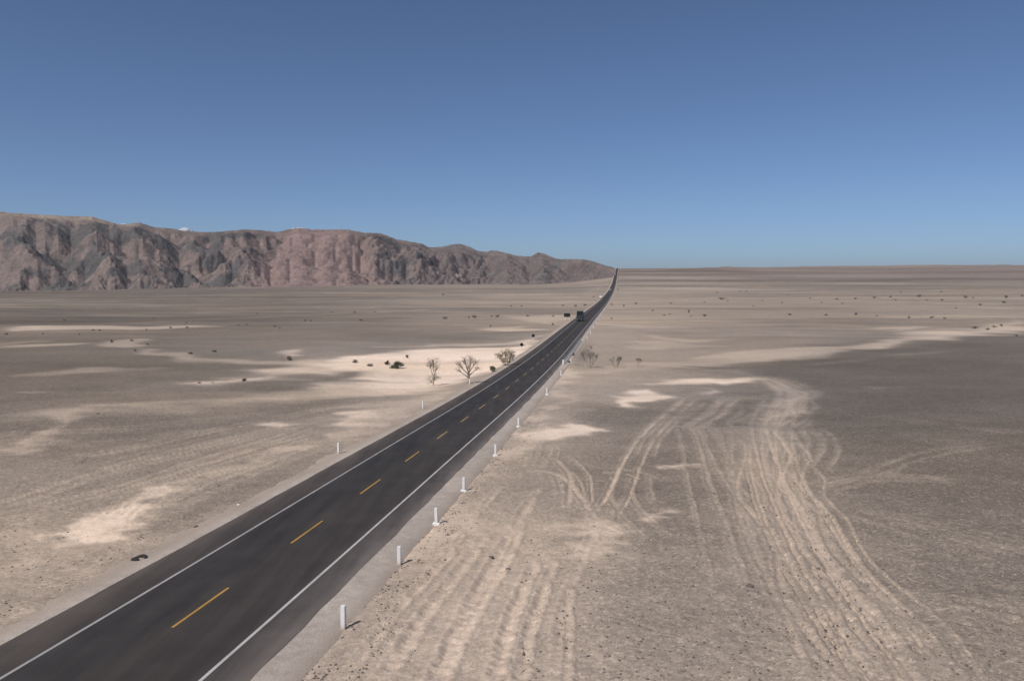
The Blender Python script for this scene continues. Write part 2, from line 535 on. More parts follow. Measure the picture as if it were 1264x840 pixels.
# ------------------------------------------------------------------ desert floor
# grey levels of the bare soil, at places of the plain picked out in the photograph (x, y, level)
SOIL = [
 (0,363,118),(150,363,120),(300,362,122),(450,360,132),(600,358,140),(700,356,144),(745,350,148),
 (0,380,124),(150,380,126),(300,380,128),(450,378,134),(600,375,142),(690,375,148),
 (0,395,120),(150,395,120),(300,393,126),(450,393,134),(600,393,142),(680,395,156),
 (0,412,126),(150,412,122),(300,410,124),(450,410,130),(600,410,138),(650,412,150),
 (0,432,118),(150,432,120),(300,430,130),(400,430,140),(500,424,132),(600,424,136),
 (0,452,116),(150,452,116),(250,452,118),(350,453,124),
 (0,470,120),(130,470,124),(250,478,136),(350,472,122),
 (0,492,126),(130,495,134),(250,500,134),(400,498,140),(500,498,150),(560,486,158),
 (0,520,124),(130,522,122),(250,520,124),(380,515,134),(460,520,152),
 (0,545,138),(130,550,134),(250,545,134),(340,545,144),(430,545,154),
 (0,590,146),(120,585,144),(220,600,146),(300,600,146),(380,575,148),
 (0,640,152),(100,640,150),(220,640,146),(280,630,144),
 (0,700,160),(80,710,152),(150,690,142),(0,760,150),
 (800,333,128),(950,333,126),(1100,333,128),(1264,332,134),
 (780,342,130),(950,342,122),(1100,342,122),(1264,342,126),
 (780,352,142),(950,352,134),(1100,352,136),(1264,350,140),
 (770,365,150),(950,365,142),(1100,365,143),(1264,365,146),
 (770,380,154),(900,380,146),(1050,380,143),(1264,382,146),
 (760,397,158),(900,400,146),(1050,400,142),(1264,392,142),
 (750,415,158),(850,412,148),(950,412,140),(1100,410,136),
 (740,435,152),(820,430,148),(900,425,142),
 (730,455,160),(800,456,150),(870,452,138),(950,450,122),(1050,440,112),(1150,430,114),(1264,422,114),
 (700,480,166),(760,478,158),(850,482,140),(930,478,126),(1030,470,110),(1130,470,108),(1264,470,108),
 (680,510,164),(740,508,132),(830,510,128),(920,508,122),(1030,505,110),(1130,510,113),(1264,510,112),
 (650,545,164),(700,555,142),(770,545,124),(850,545,124),(940,545,138),(1050,545,116),(1150,545,118),(1264,545,114),
 (610,590,164),(680,590,148),(760,590,126),(850,590,126),(940,590,144),(1050,590,128),(1150,590,122),(1264,590,120),
 (560,650,164),(640,640,170),(720,640,156),(800,640,134),(880,640,136),(980,640,144),(1080,640,130),(1264,640,124),
 (500,710,164),(600,710,172),(690,710,168),(780,710,146),(880,710,144),(1000,710,148),(1100,710,136),(1264,710,130),
 (450,780,164),(560,780,172),(680,780,168),(780,780,150),(900,780,150),(1030,780,160),(1150,780,140),(1264,780,140),
 (400,835,164),(560,835,172),(700,835,166),(820,835,150),(950,835,154),(1080,835,164),(1264,835,148)]

# patches of pale sand: (level, strength, metres of soft edge, outline)
PATCHES = [
 (184,.7,1.5,[(395,525),(470,503),(560,478),(575,482),(520,500),(450,530),(400,552),(385,548),(430,520)]),
 (176,.65,2.0,[(225,588),(300,568),(390,545),(350,580),(255,640),(170,682),(90,730),(0,770),(0,690),(60,668),(160,650),(230,620)]),
 (226,.97,2.5,[(668,412),(640,426),(600,428),(540,429),(480,433),(420,439),(385,444),(400,451),(440,452),(428,462),(380,467),(400,484),(450,485),(500,484),(555,479),(590,467),(620,462),(650,440)]),
 (208,.95,4.0,[(410,438),(340,447),(270,460),(235,468),(300,466),(360,458),(420,456)]),
 (184,.9,4.0,[(430,462),(360,474),(280,484),(200,492),(100,500),(40,512),(60,520),(120,508),(220,503),(320,496),(430,488),(480,484)]),
 (176,.95,1.0,[(95,508),(60,520),(20,540),(0,556),(10,560),(50,545),(80,525)]),
 (190,.55,1.2,[(430,500),(470,492),(520,488),(545,490),(500,500),(470,504)]),
 (216,.97,.3,[(405,521),(425,518),(432,522),(410,526)]),
 (206,.9,.4,[(425,508),(450,506),(460,511),(435,514)]),
 (210,.95,.3,[(325,523),(350,519),(358,522),(335,526)]),
 (176,.5,1.5,[(440,520),(500,510),(470,530),(420,548),(400,545)]),
 (196,.8,.9,[(395,536),(370,545),(330,558),(280,570),(240,578),(225,590),(250,590),(300,578),(350,565),(385,548)]),
 (212,.9,.7,[(215,592),(185,600),(160,615),(130,628),(125,640),(165,642),(200,628),(215,610)]),
 (222,.97,.5,[(110,640),(85,652),(65,662),(75,672),(120,672),(150,668),(142,658),(180,652),(175,642)]),
 (178,.6,1.0,[(0,660),(60,655),(80,690),(60,705),(0,715)]),
 (196,.6,.6,[(0,698),(25,695),(20,712),(0,716)]),
 (180,.5,.8,[(15,730),(45,722),(60,735),(25,760),(0,770)]),
 # right of the road
 (202,.75,1.2,[(700,455),(725,452),(712,470),(698,490),(660,530),(640,555),(600,600),(560,650),(520,690),(530,660),(580,600),(610,570),(640,530),(672,497)]),
 (226,.97,.5,[(762,489),(790,480),(820,478),(832,486),(818,493),(785,501),(765,500),(758,494)]),
 (216,.95,.5,[(790,474),(820,470),(880,467),(925,466),(950,470),(900,476),(880,474),(835,474)]),
 (216,.95,.4,[(890,473),(920,470),(945,473),(900,476)]),
 (206,.9,.4,[(855,482),(880,478),(882,483),(860,484)]),
 (216,.95,.5,[(640,535),(670,528),(705,521),(718,526),(755,527),(722,537),(680,541),(650,540)]),
 (204,.9,.3,[(802,569),(830,567),(852,566),(864,570),(838,573),(812,572)]),
 (204,.75,.9,[(712,642),(735,640),(760,655),(770,685),(735,692),(704,690),(700,672),(722,665)]),
 (196,.85,.3,[(805,632),(830,628),(838,634),(815,642)]),
 (184,.5,.8,[(540,640),(575,634),(600,622),(590,640),(565,648)]),
 (186,.55,1.5,[(620,640),(700,640),(680,700),(640,760),(560,840),(420,840),(500,740),(560,680)]),
 (172,.97,3.,[(1264,395),(1200,401),(1130,411),(1060,422),(980,428),(900,432),(800,444),(730,458),(760,460),(850,453),(900,448),(980,442),(1040,436),(1090,430),(1150,420),(1200,415),(1264,409)]),
 (184,.9,1.6,[(1050,430),(1110,421),(1160,410),(1220,402),(1264,398),(1264,405),(1200,411),(1130,421),(1080,430)]),
 (178,.8,1.5,[(1090,404),(1130,403),(1155,407),(1120,409)]),
 (180,.7,1.5,[(760,420),(830,418),(870,424),(800,426)]),
 (205,.95,9.,[(850,343),(866,336),(886,336),(872,343)]),
 (180,.7,2.,[(720,400),(760,399),(840,403),(760,405)]),
 (182,.7,1.5,[(780,413),(900,417),(850,421)]),
 (196,.9,.6,[(1078,480),(1100,479),(1090,482)]),
 (152,.7,2.0,[(945,490),(985,486),(975,520),(972,550),(990,600),(1020,660),(1060,720),(1110,780),(1160,840),(1080,845),(1030,780),(985,720),(950,660),(925,600),(910,560),(920,530)]),
 (164,.75,1.0,[(960,470),(990,480),(985,495),(965,515),(940,522),(930,515),(950,495)]),
 # left, further off
 (180,.95,2.5,[(0,403),(100,401),(250,401),(280,404),(150,406),(0,407)]),
 (166,.9,1.8,[(0,424),(60,422),(130,423),(60,426),(0,427)]),
 (168,.8,2.,[(130,421),(175,418),(190,424),(150,430),(120,427)]),
 (170,.85,1.6,[(155,429),(200,436),(260,441),(330,442),(420,442),(330,447),(230,445),(180,438)]),
 (196,.85,1.2,[(343,433),(372,431),(378,437),(345,438)]),
 (184,.8,1.8,[(480,428),(560,426),(640,425),(660,420),(560,423)]),
 (168,.9,1.2,[(0,482),(50,480),(100,481),(50,484),(0,485)]),
 (160,.7,1.5,[(0,460),(120,454),(230,451),(120,458),(0,464)]),
 (190,.85,2.5,[(570,404),(640,402),(672,406),(620,408)]),
 (184,.7,4.,[(625,391),(665,388),(695,388),(700,393),(690,402),(655,398)]),
 (168,.5,12.,[(700,378),(735,364),(742,352),(735,352),(715,366),(680,376)]),
]
# darker patches of varnished pavement: same fields
DARKS = [
 (118,.8,2.5,[(290,466),(330,465),(375,468),(360,476),(310,481),(280,478)]),
 (122,.6,2.5,[(290,500),(360,490),(450,488),(420,497),(380,512),(300,515)]),
 (108,.75,3.,[(850,457),(900,449),(1000,439),(1100,429),(1180,421),(1264,414),(1264,520),(1120,535),(1040,515),(1000,480),(960,462),(930,454)]),
 (118,.6,1.,[(720,500),(760,505),(800,505),(830,512),(800,525),(760,528),(722,520),(710,508)]),
 (116,.5,1.,[(920,500),(938,505),(930,530),(905,535),(890,520)]),
 (116,.55,8.,[(0,370),(300,384),(480,392),(470,397),(200,397),(0,397)]),
 (115,.6,5.,[(0,442),(200,440),(290,448),(200,450),(0,453)]),
 (120,.5,6.,[(430,412),(640,410),(600,420),(470,425),(420,420)]),
 (110,.8,60.,[(785,333),(1264,330),(1264,345),(900,347),(785,345)]),
 (126,.5,10.,[(900,392),(1200,394),(1100,400),(930,400)]),
 (118,.5,1.0,[(240,600),(330,560),(410,560),(330,600),(240,650),(200,660)]),
]
# wheel tracks: (level, strength, width in metres, ruts?, points)
TRACKS = [
 (178,.8,.9,[(870,455),(905,456),(945,465),(975,475),(993,484),(985,500),(972,515),(966,535),(968,560),(980,595),(1000,640),(1030,690),(1075,750),(1130,820),(1150,845)]),
 (172,.7,.5,[(930,462),(960,474),(972,484),(962,500),(950,515)]),
 (172,.7,.6,[(955,484),(948,500),(938,512),(936,528),(944,560),(955,590),(975,640),(1000,690),(1040,750),(1090,820),(1110,850)]),
 (176,.7,.5,[(974,488),(966,502),(954,518),(950,528)]),
 (160,.6,1.4,[(945,500),(950,520),(948,540),(955,570),(970,610),(990,655)]),
 (166,.7,.5,[(917,533),(912,558),(917,600),(925,640),(945,680),(968,722),(1002,790),(1030,845)]),
 (160,.6,.5,[(930,535),(928,560),(938,600),(950,640),(975,690),(1015,750),(1065,825)]),
 (158,.5,.35,[(941,535),(942,560),(950,600),(962,640),(990,690),(1040,760),(1085,820)]),
 (162,.5,.35,[(880,530),(915,527),(965,527),(995,529),(1008,537),(1007,550),(998,563),(985,578)]),
 (158,.4,.3,[(1004,529),(1020,535),(1025,547),(1021,562),(1008,576)]),
 (172,.75,.45,[(856,488),(845,497),(830,510),(812,524),(798,540),(786,554),(776,575),(768,600),(757,620),(740,642)]),
 (160,.6,.35,[(850,500),(832,514),(816,530),(802,545),(795,560)]),
 (160,.6,.3,[(770,590),(764,608),(770,622),(788,642),(815,665)]),
 (160,.55,.4,[(812,524),(830,526),(845,525),(852,545),(857,570),(863,600),(875,640),(890,690),(900,725)]),
 (160,.5,.55,[(862,520),(875,535),(890,565),(905,590),(925,620),(945,665),(960,700)]),
 (176,.75,.5,[(908,488),(892,500),(880,512),(868,521),(855,528)]),
 (170,.6,.45,[(876,497),(862,510),(850,516)]),
 (166,.6,.9,[(735,496),(800,492),(850,489),(900,488),(960,492)]),
 (160,.5,.5,[(690,490),(740,493),(770,500)]),
 (168,.6,.35,[(680,548),(676,560),(672,575)]),(172,.6,.3,[(672,548),(665,562),(660,576)]),
 (172,.65,.35,[(690,562),(706,574),(716,586),(717,605),(714,625)]),
 (166,.5,.3,[(694,582),(704,594),(708,612)]),
 (166,.5,.4,[(745,578),(780,580),(800,588)]),(158,.5,.4,[(790,585),(788,600),(792,620)]),
 (184,.45,.45,[(780,608),(745,640),(720,680),(700,740),(690,790),(682,845)]),
 (160,.45,.5,[(1020,600),(1060,588),(1100,586),(1180,590)]),
 (150,.45,.8,[(1080,630),(1130,645),(1200,662),(1264,682)]),
 (152,.4,.6,[(1100,745),(1170,740),(1264,760)]),
 (148,.45,1.0,[(1090,512),(1130,520),(1200,530),(1264,532)]),
 (146,.5,.8,[(1060,590),(1100,570),(1160,556),(1264,545)]),
 (150,.5,.6,[(1000,448),(1080,442),(1180,432)]),
 # furrows graded into the soft ground right of the road
 (188,.7,.5,[(668,600),(640,640),(618,680),(590,730),(560,790),(535,845)]),
 (192,.7,.45,[(645,640),(634,670),(610,715),(580,765),(560,800),(545,845)]),
 (184,.6,.5,[(600,655),(580,690),(540,735),(505,790),(470,845)]),
 (190,.65,.45,[(662,690),(650,720),(628,770),(610,845)]),
 (186,.6,.4,[(685,690),(668,740),(650,790),(640,845)]),
 (186,.55,.4,[(560,680),(520,720),(480,765),(440,820)]),
 (188,.6,.4,[(655,580),(700,585),(735,645),(768,660)]),
 (182,.5,.35,[(700,735),(702,780),(696,845)]),
 (182,.5,.4,[(620,600),(590,630),(555,680),(500,740)]),
 # left of the road
 (170,.6,.7,[(0,648),(90,624),(200,590),(300,560),(400,532)]),
 (174,.6,.5,[(60,600),(160,574),(260,548),(340,528),(420,508)]),
 (164,.6,.5,[(0,575),(120,556),(240,532),(360,508),(440,494)]),
 (168,.55,.4,[(0,672),(70,655),(140,628)]),
 (166,.55,.5,[(200,625),(260,600),(330,575),(400,550)]),
 (160,.5,.6,[(0,533),(110,528),(230,516),(330,506)]),
 (172,.6,.5,[(0,625),(60,606),(150,572),(230,552),(300,536),(365,518)]),
 (168,.55,.4,[(90,618),(170,596),(250,566),(330,542),(400,520)]),
 (160,.5,.4,[(0,600),(100,578),(200,552),(300,528)]),
 (150,.5,.8,[(0,520),(100,512),(180,508)]),
 (156,.5,.6,[(0,552),(60,548),(140,541),(220,530),(300,526)]),
 (166,.5,.5,[(150,640),(190,610),(240,590),(300,574)]),
 (160,.6,2.5,[(620,376),(560,380),(460,386),(300,392),(120,400)]),
]

def poly_sdf(X, Y, P):
    """signed distance to polygon P (negative inside), evaluated in world metres"""
    n = len(P)
    dist = np.full(X.shape, 1e18); inside = np.zeros(X.shape, bool)
    for i in range(n):
        ax, ay = P[i]; bx, by = P[(i + 1) % n]
        ex, ey = bx - ax, by - ay
        L2 = ex * ex + ey * ey + 1e-9
        t = np.clip(((X - ax) * ex + (Y - ay) * ey) / L2, 0, 1)
        dist = np.minimum(dist, (X - ax - t * ex) ** 2 + (Y - ay - t * ey) ** 2)
        cond = (ay > Y) != (by > Y)
        with np.errstate(divide='ignore', invalid='ignore'):
            xi = ax + (Y - ay) * ex / (ey if abs(ey) > 1e-9 else 1e-9)
        inside ^= cond & (X < xi)
    dist = np.sqrt(dist)
    return np.where(inside, -dist, dist)

def smooth_line(pts, k=3):
    p = np.array(pts, float)
    for _ in range(k):
        if len(p) < 3: break
        q = np.empty((2 * len(p) - 2, 2))
        q[0::2] = .75 * p[:-1] + .25 * p[1:]
        q[1::2] = .25 * p[:-1] + .75 * p[1:]
        p = np.vstack([p[:1], q, p[-1:]])
    return p

def build_ground():
    # rings get wider with distance, as far as the horizon
    r = [1.0]
    while r[-1] < 19: r.append(r[-1] + 1.0)
    while r[-1] < 6500:
        q = r[-1]
        r.append(q + min(max(1.55 * q * q / 17500, 0.05), 0.0125 * q))
    while r[-1] < 11800: r.append(r[-1] * 1.06)
    r = np.array(r)
    dr = np.gradient(r)
    fine = np.radians(np.arange(-41, 41.001, 0.074))
    left = np.radians(np.arange(-180, -41.5, 3.0)); right = np.radians(np.arange(44, 180.1, 3.0))
    th = np.concatenate([left, fine, right])
    R, T = np.meshgrid(r, th, indexing='ij')
    DR = np.broadcast_to(dr[:, None], R.shape)
    X, Y = R * np.sin(T), R * np.cos(T)
    Z = ground_z(X, Y)
    a = lateral(X, Y)
    nr, nt_ = R.shape
    # ---- soil level from the table, interpolated over bearing and log distance
    pts = np.array(SOIL, float)
    wx, wy = at(pts[:, 0], pts[:, 1])
    plr, pth = np.log(np.hypot(wx, wy)), np.arctan2(wx, wy)
    gl = np.linspace(math.log(20), math.log(6500), 260); gt = np.linspace(-0.75, 0.75, 260)
    GL, GT = np.meshgrid(gl, gt, indexing='ij')
    num = np.zeros_like(GL); den = np.zeros_like(GL) + 1e-9
    side = np.where(lateral(wx, wy) > 0, 1, -1)
    gx, gy = np.exp(GL) * np.sin(GT), np.exp(GL) * np.cos(GT)
    gside = np.tanh(lateral(gx, gy) / 4)
    for l0, t0, v, s in zip(plr, pth, pts[:, 2], side):
        w = np.exp(-((GL - l0) / 0.105) ** 2 - ((GT - t0) / 0.075) ** 2) + 1e-6 / (0.02 + (GL - l0) ** 2 * 3 + (GT - t0) ** 2)
        w = w * np.clip(0.5 + 0.5 * s * gside, 0.02, 1)
        num += w * v; den += w
    G = num / den
    fl = np.clip((np.log(R) - gl[0]) / (gl[1] - gl[0]), 0, 258.99)
    ft = np.clip((T - gt[0]) / (gt[1] - gt[0]), 0, 258.99)
    il, it = fl.astype(int), ft.astype(int)
    u, v = fl - il, ft - it
    V = (G[il, it] * (1 - u) * (1 - v) + G[il + 1, it] * u * (1 - v) + G[il, it + 1] * (1 - u) * v + G[il + 1, it + 1] * u * v)
    # ---- wandering edges: outlines are looked up at slightly shifted places
    def oct_noise(lams, seed, ax=1.0):
        s = np.zeros_like(X); e = np.zeros(len(dr)) + 0.25
        for lam in lams: e += np.clip(lam / (2.2 * dr) - 0.7, 0, 1) ** 2
        for i, lam in enumerate(lams):
            w = np.clip(lam / (2.2 * DR) - 0.7, 0, 1)
            mk = w > 0
            s[mk] += (w[mk]) * perlin(X[mk] / (lam * ax) + i * 7.7, Y[mk] / lam + i * 3.1, seed + i)
        return s / np.sqrt(e)[:, None] * 1.5
    wl = np.clip(R * 0.017, 0.5, 15)
    wx_ = X + wl * (1.3 * oct_noise([60, 22, 8, 3], 101) + 0.6 * oct_noise([1.2], 131))
    wy_ = Y + np.minimum(wl, 5) * (1.3 * oct_noise([60, 22, 8, 3], 111) + 0.6 * oct_noise([1.2], 141))
    breakup = oct_noise([90, 35, 14, 5, 2, 0.8, 0.35], 151, 1.6)
    ragged = oct_noise([26, 11, 4.5, 2, 0.9, 0.4], 155, 2.0)
    sandmask = np.zeros_like(X)
    thin = np.zeros_like(X)
    for lx_, ly_, sd_ in ((620, 95, 401), (380, 60, 402), (240, 34, 403), (150, 18, 404)):
        q_ = perlin(X / lx_ + 0.4 * perlin(X / 130, Y / 70, 7), Y / ly_ + 0.5 * perlin(X / 160, Y / 60, 9), sd_)
        thin += np.exp(-(q_ / 0.085) ** 2) * np.clip(ly_ * .17 / DR, 0, 1) * (0.5 + 0.5 * np.clip(2 * perlin(X / 310, Y / 140, sd_ + 20), -1, 1))
    patchy = oct_noise([30, 12, 5, 2], 161, 2.2)
    for lev, stg, soft, P in PATCHES + DARKS:
        q = np.array(P, float)
        px_, py_ = at(q[:, 0], q[:, 1])
        m = soft * 3 + 20 + wl.max()
        sel = (X > px_.min() - m) & (X < px_.max() + m) & (Y > py_.min() - m) & (Y < py_.max() + m)
        if not sel.any(): continue
        sd = poly_sdf(wx_[sel], wy_[sel], list(zip(px_, py_)))
        sf = np.maximum(soft, 0.0085 * R[sel])
        k = 1 / (1 + np.exp(np.clip((sd / sf + 0.25 + 1.25 * ragged[sel] + 0.5 * breakup[sel]) * 2.2, -30, 30)))
        k = k * stg * np.clip(1 - 0.16 * breakup[sel] - 0.22 * np.clip(patchy[sel], 0, 1), 0.3, 1.2)
        k = np.clip(k, 0, 1)
        V[sel] = V[sel] * (1 - k) + lev * k
        if lev > 175: sandmask[sel] = np.maximum(sandmask[sel], k)
    track = np.zeros_like(X); tlev = np.zeros_like(X)
    rt = np.random.default_rng(77)
    lines = []
    for lev, stg, wd, P in TRACKS:
        q = smooth_line(P)
        ax_, ay_ = at(q[:, 0], q[:, 1])
        if lev >= 182 or len(P) < 3 or ay_.min() > 250:
            lines.append((lev, stg, wd, ax_, ay_)); continue
        # one pass of a vehicle leaves two wheel marks; well used tracks have several passes
        tx, ty = np.gradient(ax_), np.gradient(ay_)
        ln = np.hypot(tx, ty) + 1e-9
        nx, ny = ty / ln, -tx / ln
        sarc = np.cumsum(ln)
        for ps in range(1 if wd < .5 else 2 if wd < .8 else 4):
            wander = (rt.uniform(-1, 1) * wd * 2.2 + wd * 1.6 * perlin(sarc / 14 + ps * 9, sarc * 0 + rt.uniform(0, 9), 300 + ps)) * (0 if ps == 0 else 1)
            for off in (-.8, .8):
                lines.append((lev + 6 + rt.uniform(-8, 8), stg * rt.uniform(.6, 1.15) * (1 if ps == 0 else .85), rt.uniform(.17, .42), ax_ + nx * (off + wander), ay_ + ny * (off + wander)))
    for lev, stg, wd, px_, py_ in lines:
        m = wd * 3 + 1
        for i in range(len(px_) - 1):
            x0, x1 = sorted((px_[i], px_[i + 1])); y0, y1 = sorted((py_[i], py_[i + 1]))
            r0, r1 = max(math.hypot(px_[i], py_[i]) - 40, 2), 0
            ra, rb = sorted((math.hypot(px_[i], py_[i]), math.hypot(px_[i + 1], py_[i + 1])))
            i0, i1 = np.searchsorted(r, ra - m - 3), np.searchsorted(r, rb + m + 3)
            ta, tb = sorted((math.atan2(px_[i], py_[i]), math.atan2(px_[i + 1], py_[i + 1])))
            j0, j1 = np.searchsorted(th, ta - (m + 3) / ra), np.searchsorted(th, tb + (m + 3) / ra)
            sx, sy = X[i0:i1, j0:j1], Y[i0:i1, j0:j1]
            if sx.size == 0: continue
            sx = sx + 0.10 * breakup[i0:i1, j0:j1]
            ex, ey = px_[i + 1] - px_[i], py_[i + 1] - py_[i]
            t = np.clip(((sx - px_[i]) * ex + (sy - py_[i]) * ey) / (ex * ex + ey * ey + 1e-9), 0, 1)
            ds = np.hypot(sx - px_[i] - t * ex, sy - py_[i] - t * ey)
            weff = np.maximum(wd, DR[i0:i1, j0:j1] * 0.6)
            k = np.exp(-(ds / weff) ** 2 * 1.4) * np.minimum(1, (wd / weff) ** 0.5) * stg * min(1, .12 + 5.5 * min(i + .5, len(px_) - 1.5 - i) / max(len(px_) - 1, 1))
            k = k * np.clip(0.82 + 0.62 * ragged[i0:i1, j0:j1], 0.2, 1.2)
            cur = track[i0:i1, j0:j1]
            tl = tlev[i0:i1, j0:j1]
            tl[k > cur] = lev
            cur[...] = np.maximum(cur, k)
    kk = np.clip(track * 0.92, 0, 1)
    V = V * (1 - kk) + np.maximum(tlev + 10, V) * kk
    # ---- streaks and mottling at every size the distance lets through
    farw = smooth(R, 160, 500)
    streak = oct_noise([420, 170, 80, 38, 18], 171, 3.6)
    mott = oct_noise([40, 16, 7, 3, 1.3, 0.6, 0.3], 181, 1.3)
    V = V + farw * np.where(a > 0, -2, -7) + 14 * farw * thin + farw * 11.5 * streak + (1 - farw) * 3.0 * streak + mott * (6.2 - 2.6 * farw)
    band = oct_noise([230, 95], 191, 5.0)
    V = V + farw * 24 * np.clip(band - 0.3, 0, 1) - farw * 10 * np.clip(-band - 0.3, 0, 1)
    V = V - 4 * smooth(150 - V, 0, 30)
    V = np.clip(V, 78, 232)
    stony = np.clip(1.0 - (V - 120) / 90, 0.15, 1.0)
    # ---- colour: darker pavement is purplish grey, sand is cream
    lin = s2l(V)
    t = smooth(V, 112, 205)
    tr = 1.215 + 0.055 * t; tb = 0.785 - 0.028 * t
    hue = oct_noise([260, 90, 30], 201, 1.8)
    tr = tr + 0.03 * hue; tb = tb - 0.03 * hue
    roseband = smooth(R, 2200, 3200)
    tr = tr + 0.04 * roseband; tb = tb + 0.02 * roseband
    K = 1.0
    col = np.ones((R.size, 4), np.float32)
    col[:, 0] = (lin * tr * K).ravel(); col[:, 1] = (lin * 0.990 * K).ravel(); col[:, 2] = (lin * tb * K).ravel()
    # ---- ruts and furrows are real: tracks are pressed in, with soft ridges
    nearw = 1 - smooth(R, 90, 170)
    Z = Z - nearw * smooth(np.abs(a), 7.5, 9) * (0.10 * smooth(track, 0.35, 0.75) - 0.05 * smooth(track, 0.03, 0.2) * (1 - smooth(track, 0.2, 0.45)))
    verts = np.stack([X, Y, Z], -1).reshape(-1, 3)
    ii, jj = np.meshgrid(np.arange(nr - 1), np.arange(nt_ - 1), indexing='ij')
    A = ii * nt_ + jj
    faces = np.stack([A, A + 1, A + nt_ + 1, A + nt_], -1).reshape(-1, 4)[:, ::-1]
    # the disc under the camera and the seam behind it
    c = len(verts)
    verts = np.vstack([verts, [[0, 0, float(CAM_Z - 13.4 - 0.2)]]])
    col = np.vstack([col, col[:1]])
    seam = np.arange(nr - 1) * nt_
    seamf = np.stack([seam + nt_ - 1, seam, seam + nt_, seam + 2 * nt_ - 1], -1)[:, ::-1]
    j = np.arange(nt_)
    fan = np.stack([np.full(nt_, c), j, (j + 1) % nt_, (j + 1) % nt_], -1)
    me_faces = np.vstack([faces, seamf])
    o = mesh_np('desert_ground', verts, me_faces, M['ground'], smooth=True)
    tag(o, kind='structure')
    ca = o.data.color_attributes.new('tone', 'FLOAT_COLOR', 'POINT')
    ca.data.foreach_set('color', col.ravel())
    sa = o.data.attributes.new('stony', 'FLOAT', 'POINT')
    sa.data.foreach_set('value', np.append(stony.ravel(), 0.5).astype(np.float32))
    return o
build_ground()

# ------------------------------------------------------------------ mountains
SKYLINE = [(-900,262),(-650,240),(-480,262),(-300,246),(-120,262),(0,262),(40,265),(80,267),(115,268),(128,272),(145,277),(155,277.5),(172,275),(190,281),(215,283),(225,285.5),(250,287),(262,287),(275,286),(300,284),(320,284.5),(340,287),(355,284),(368,282),(385,284),(405,284),(430,284),(450,288),(470,288.5),(490,296),(520,301),(530,306),(550,308),(568,309),(590,313),(610,313.5),(625,314),(640,316.5),(655,317),(664,312),(672,313.5),(685,319),(700,321.5),(720,322),(730,324),(742,328.5),(752,331),(760,334)]
FOOT = [(-900,1900),(-400,1980),(0,2050),(100,2110),(220,2200),(300,2290),(400,2450),(500,2650),(600,2850),(700,2800),(740,2680),(760,2660)]
DEPTH = [(-900,620),(0,640),(200,640),(400,720),(600,600),(700,400),(760,130)]
BACKLINE = [(500,312),(520,306),(545,305),(558,302),(568,301.3),(578,304),(590,310),(600,311),(608,309.3),(614,310),(625,312.5),(640,316.5),(660,319),(690,320.5),(705,319.8),(720,320),(732,322.5),(745,327),(756,330),(764,333)]

def ray_slope(py):
    Fw = F_PX * CT - (py - H_PX / 2) * ST
    return -(F_PX * ST + (py - H_PX / 2) * CT) / Fw, Fw

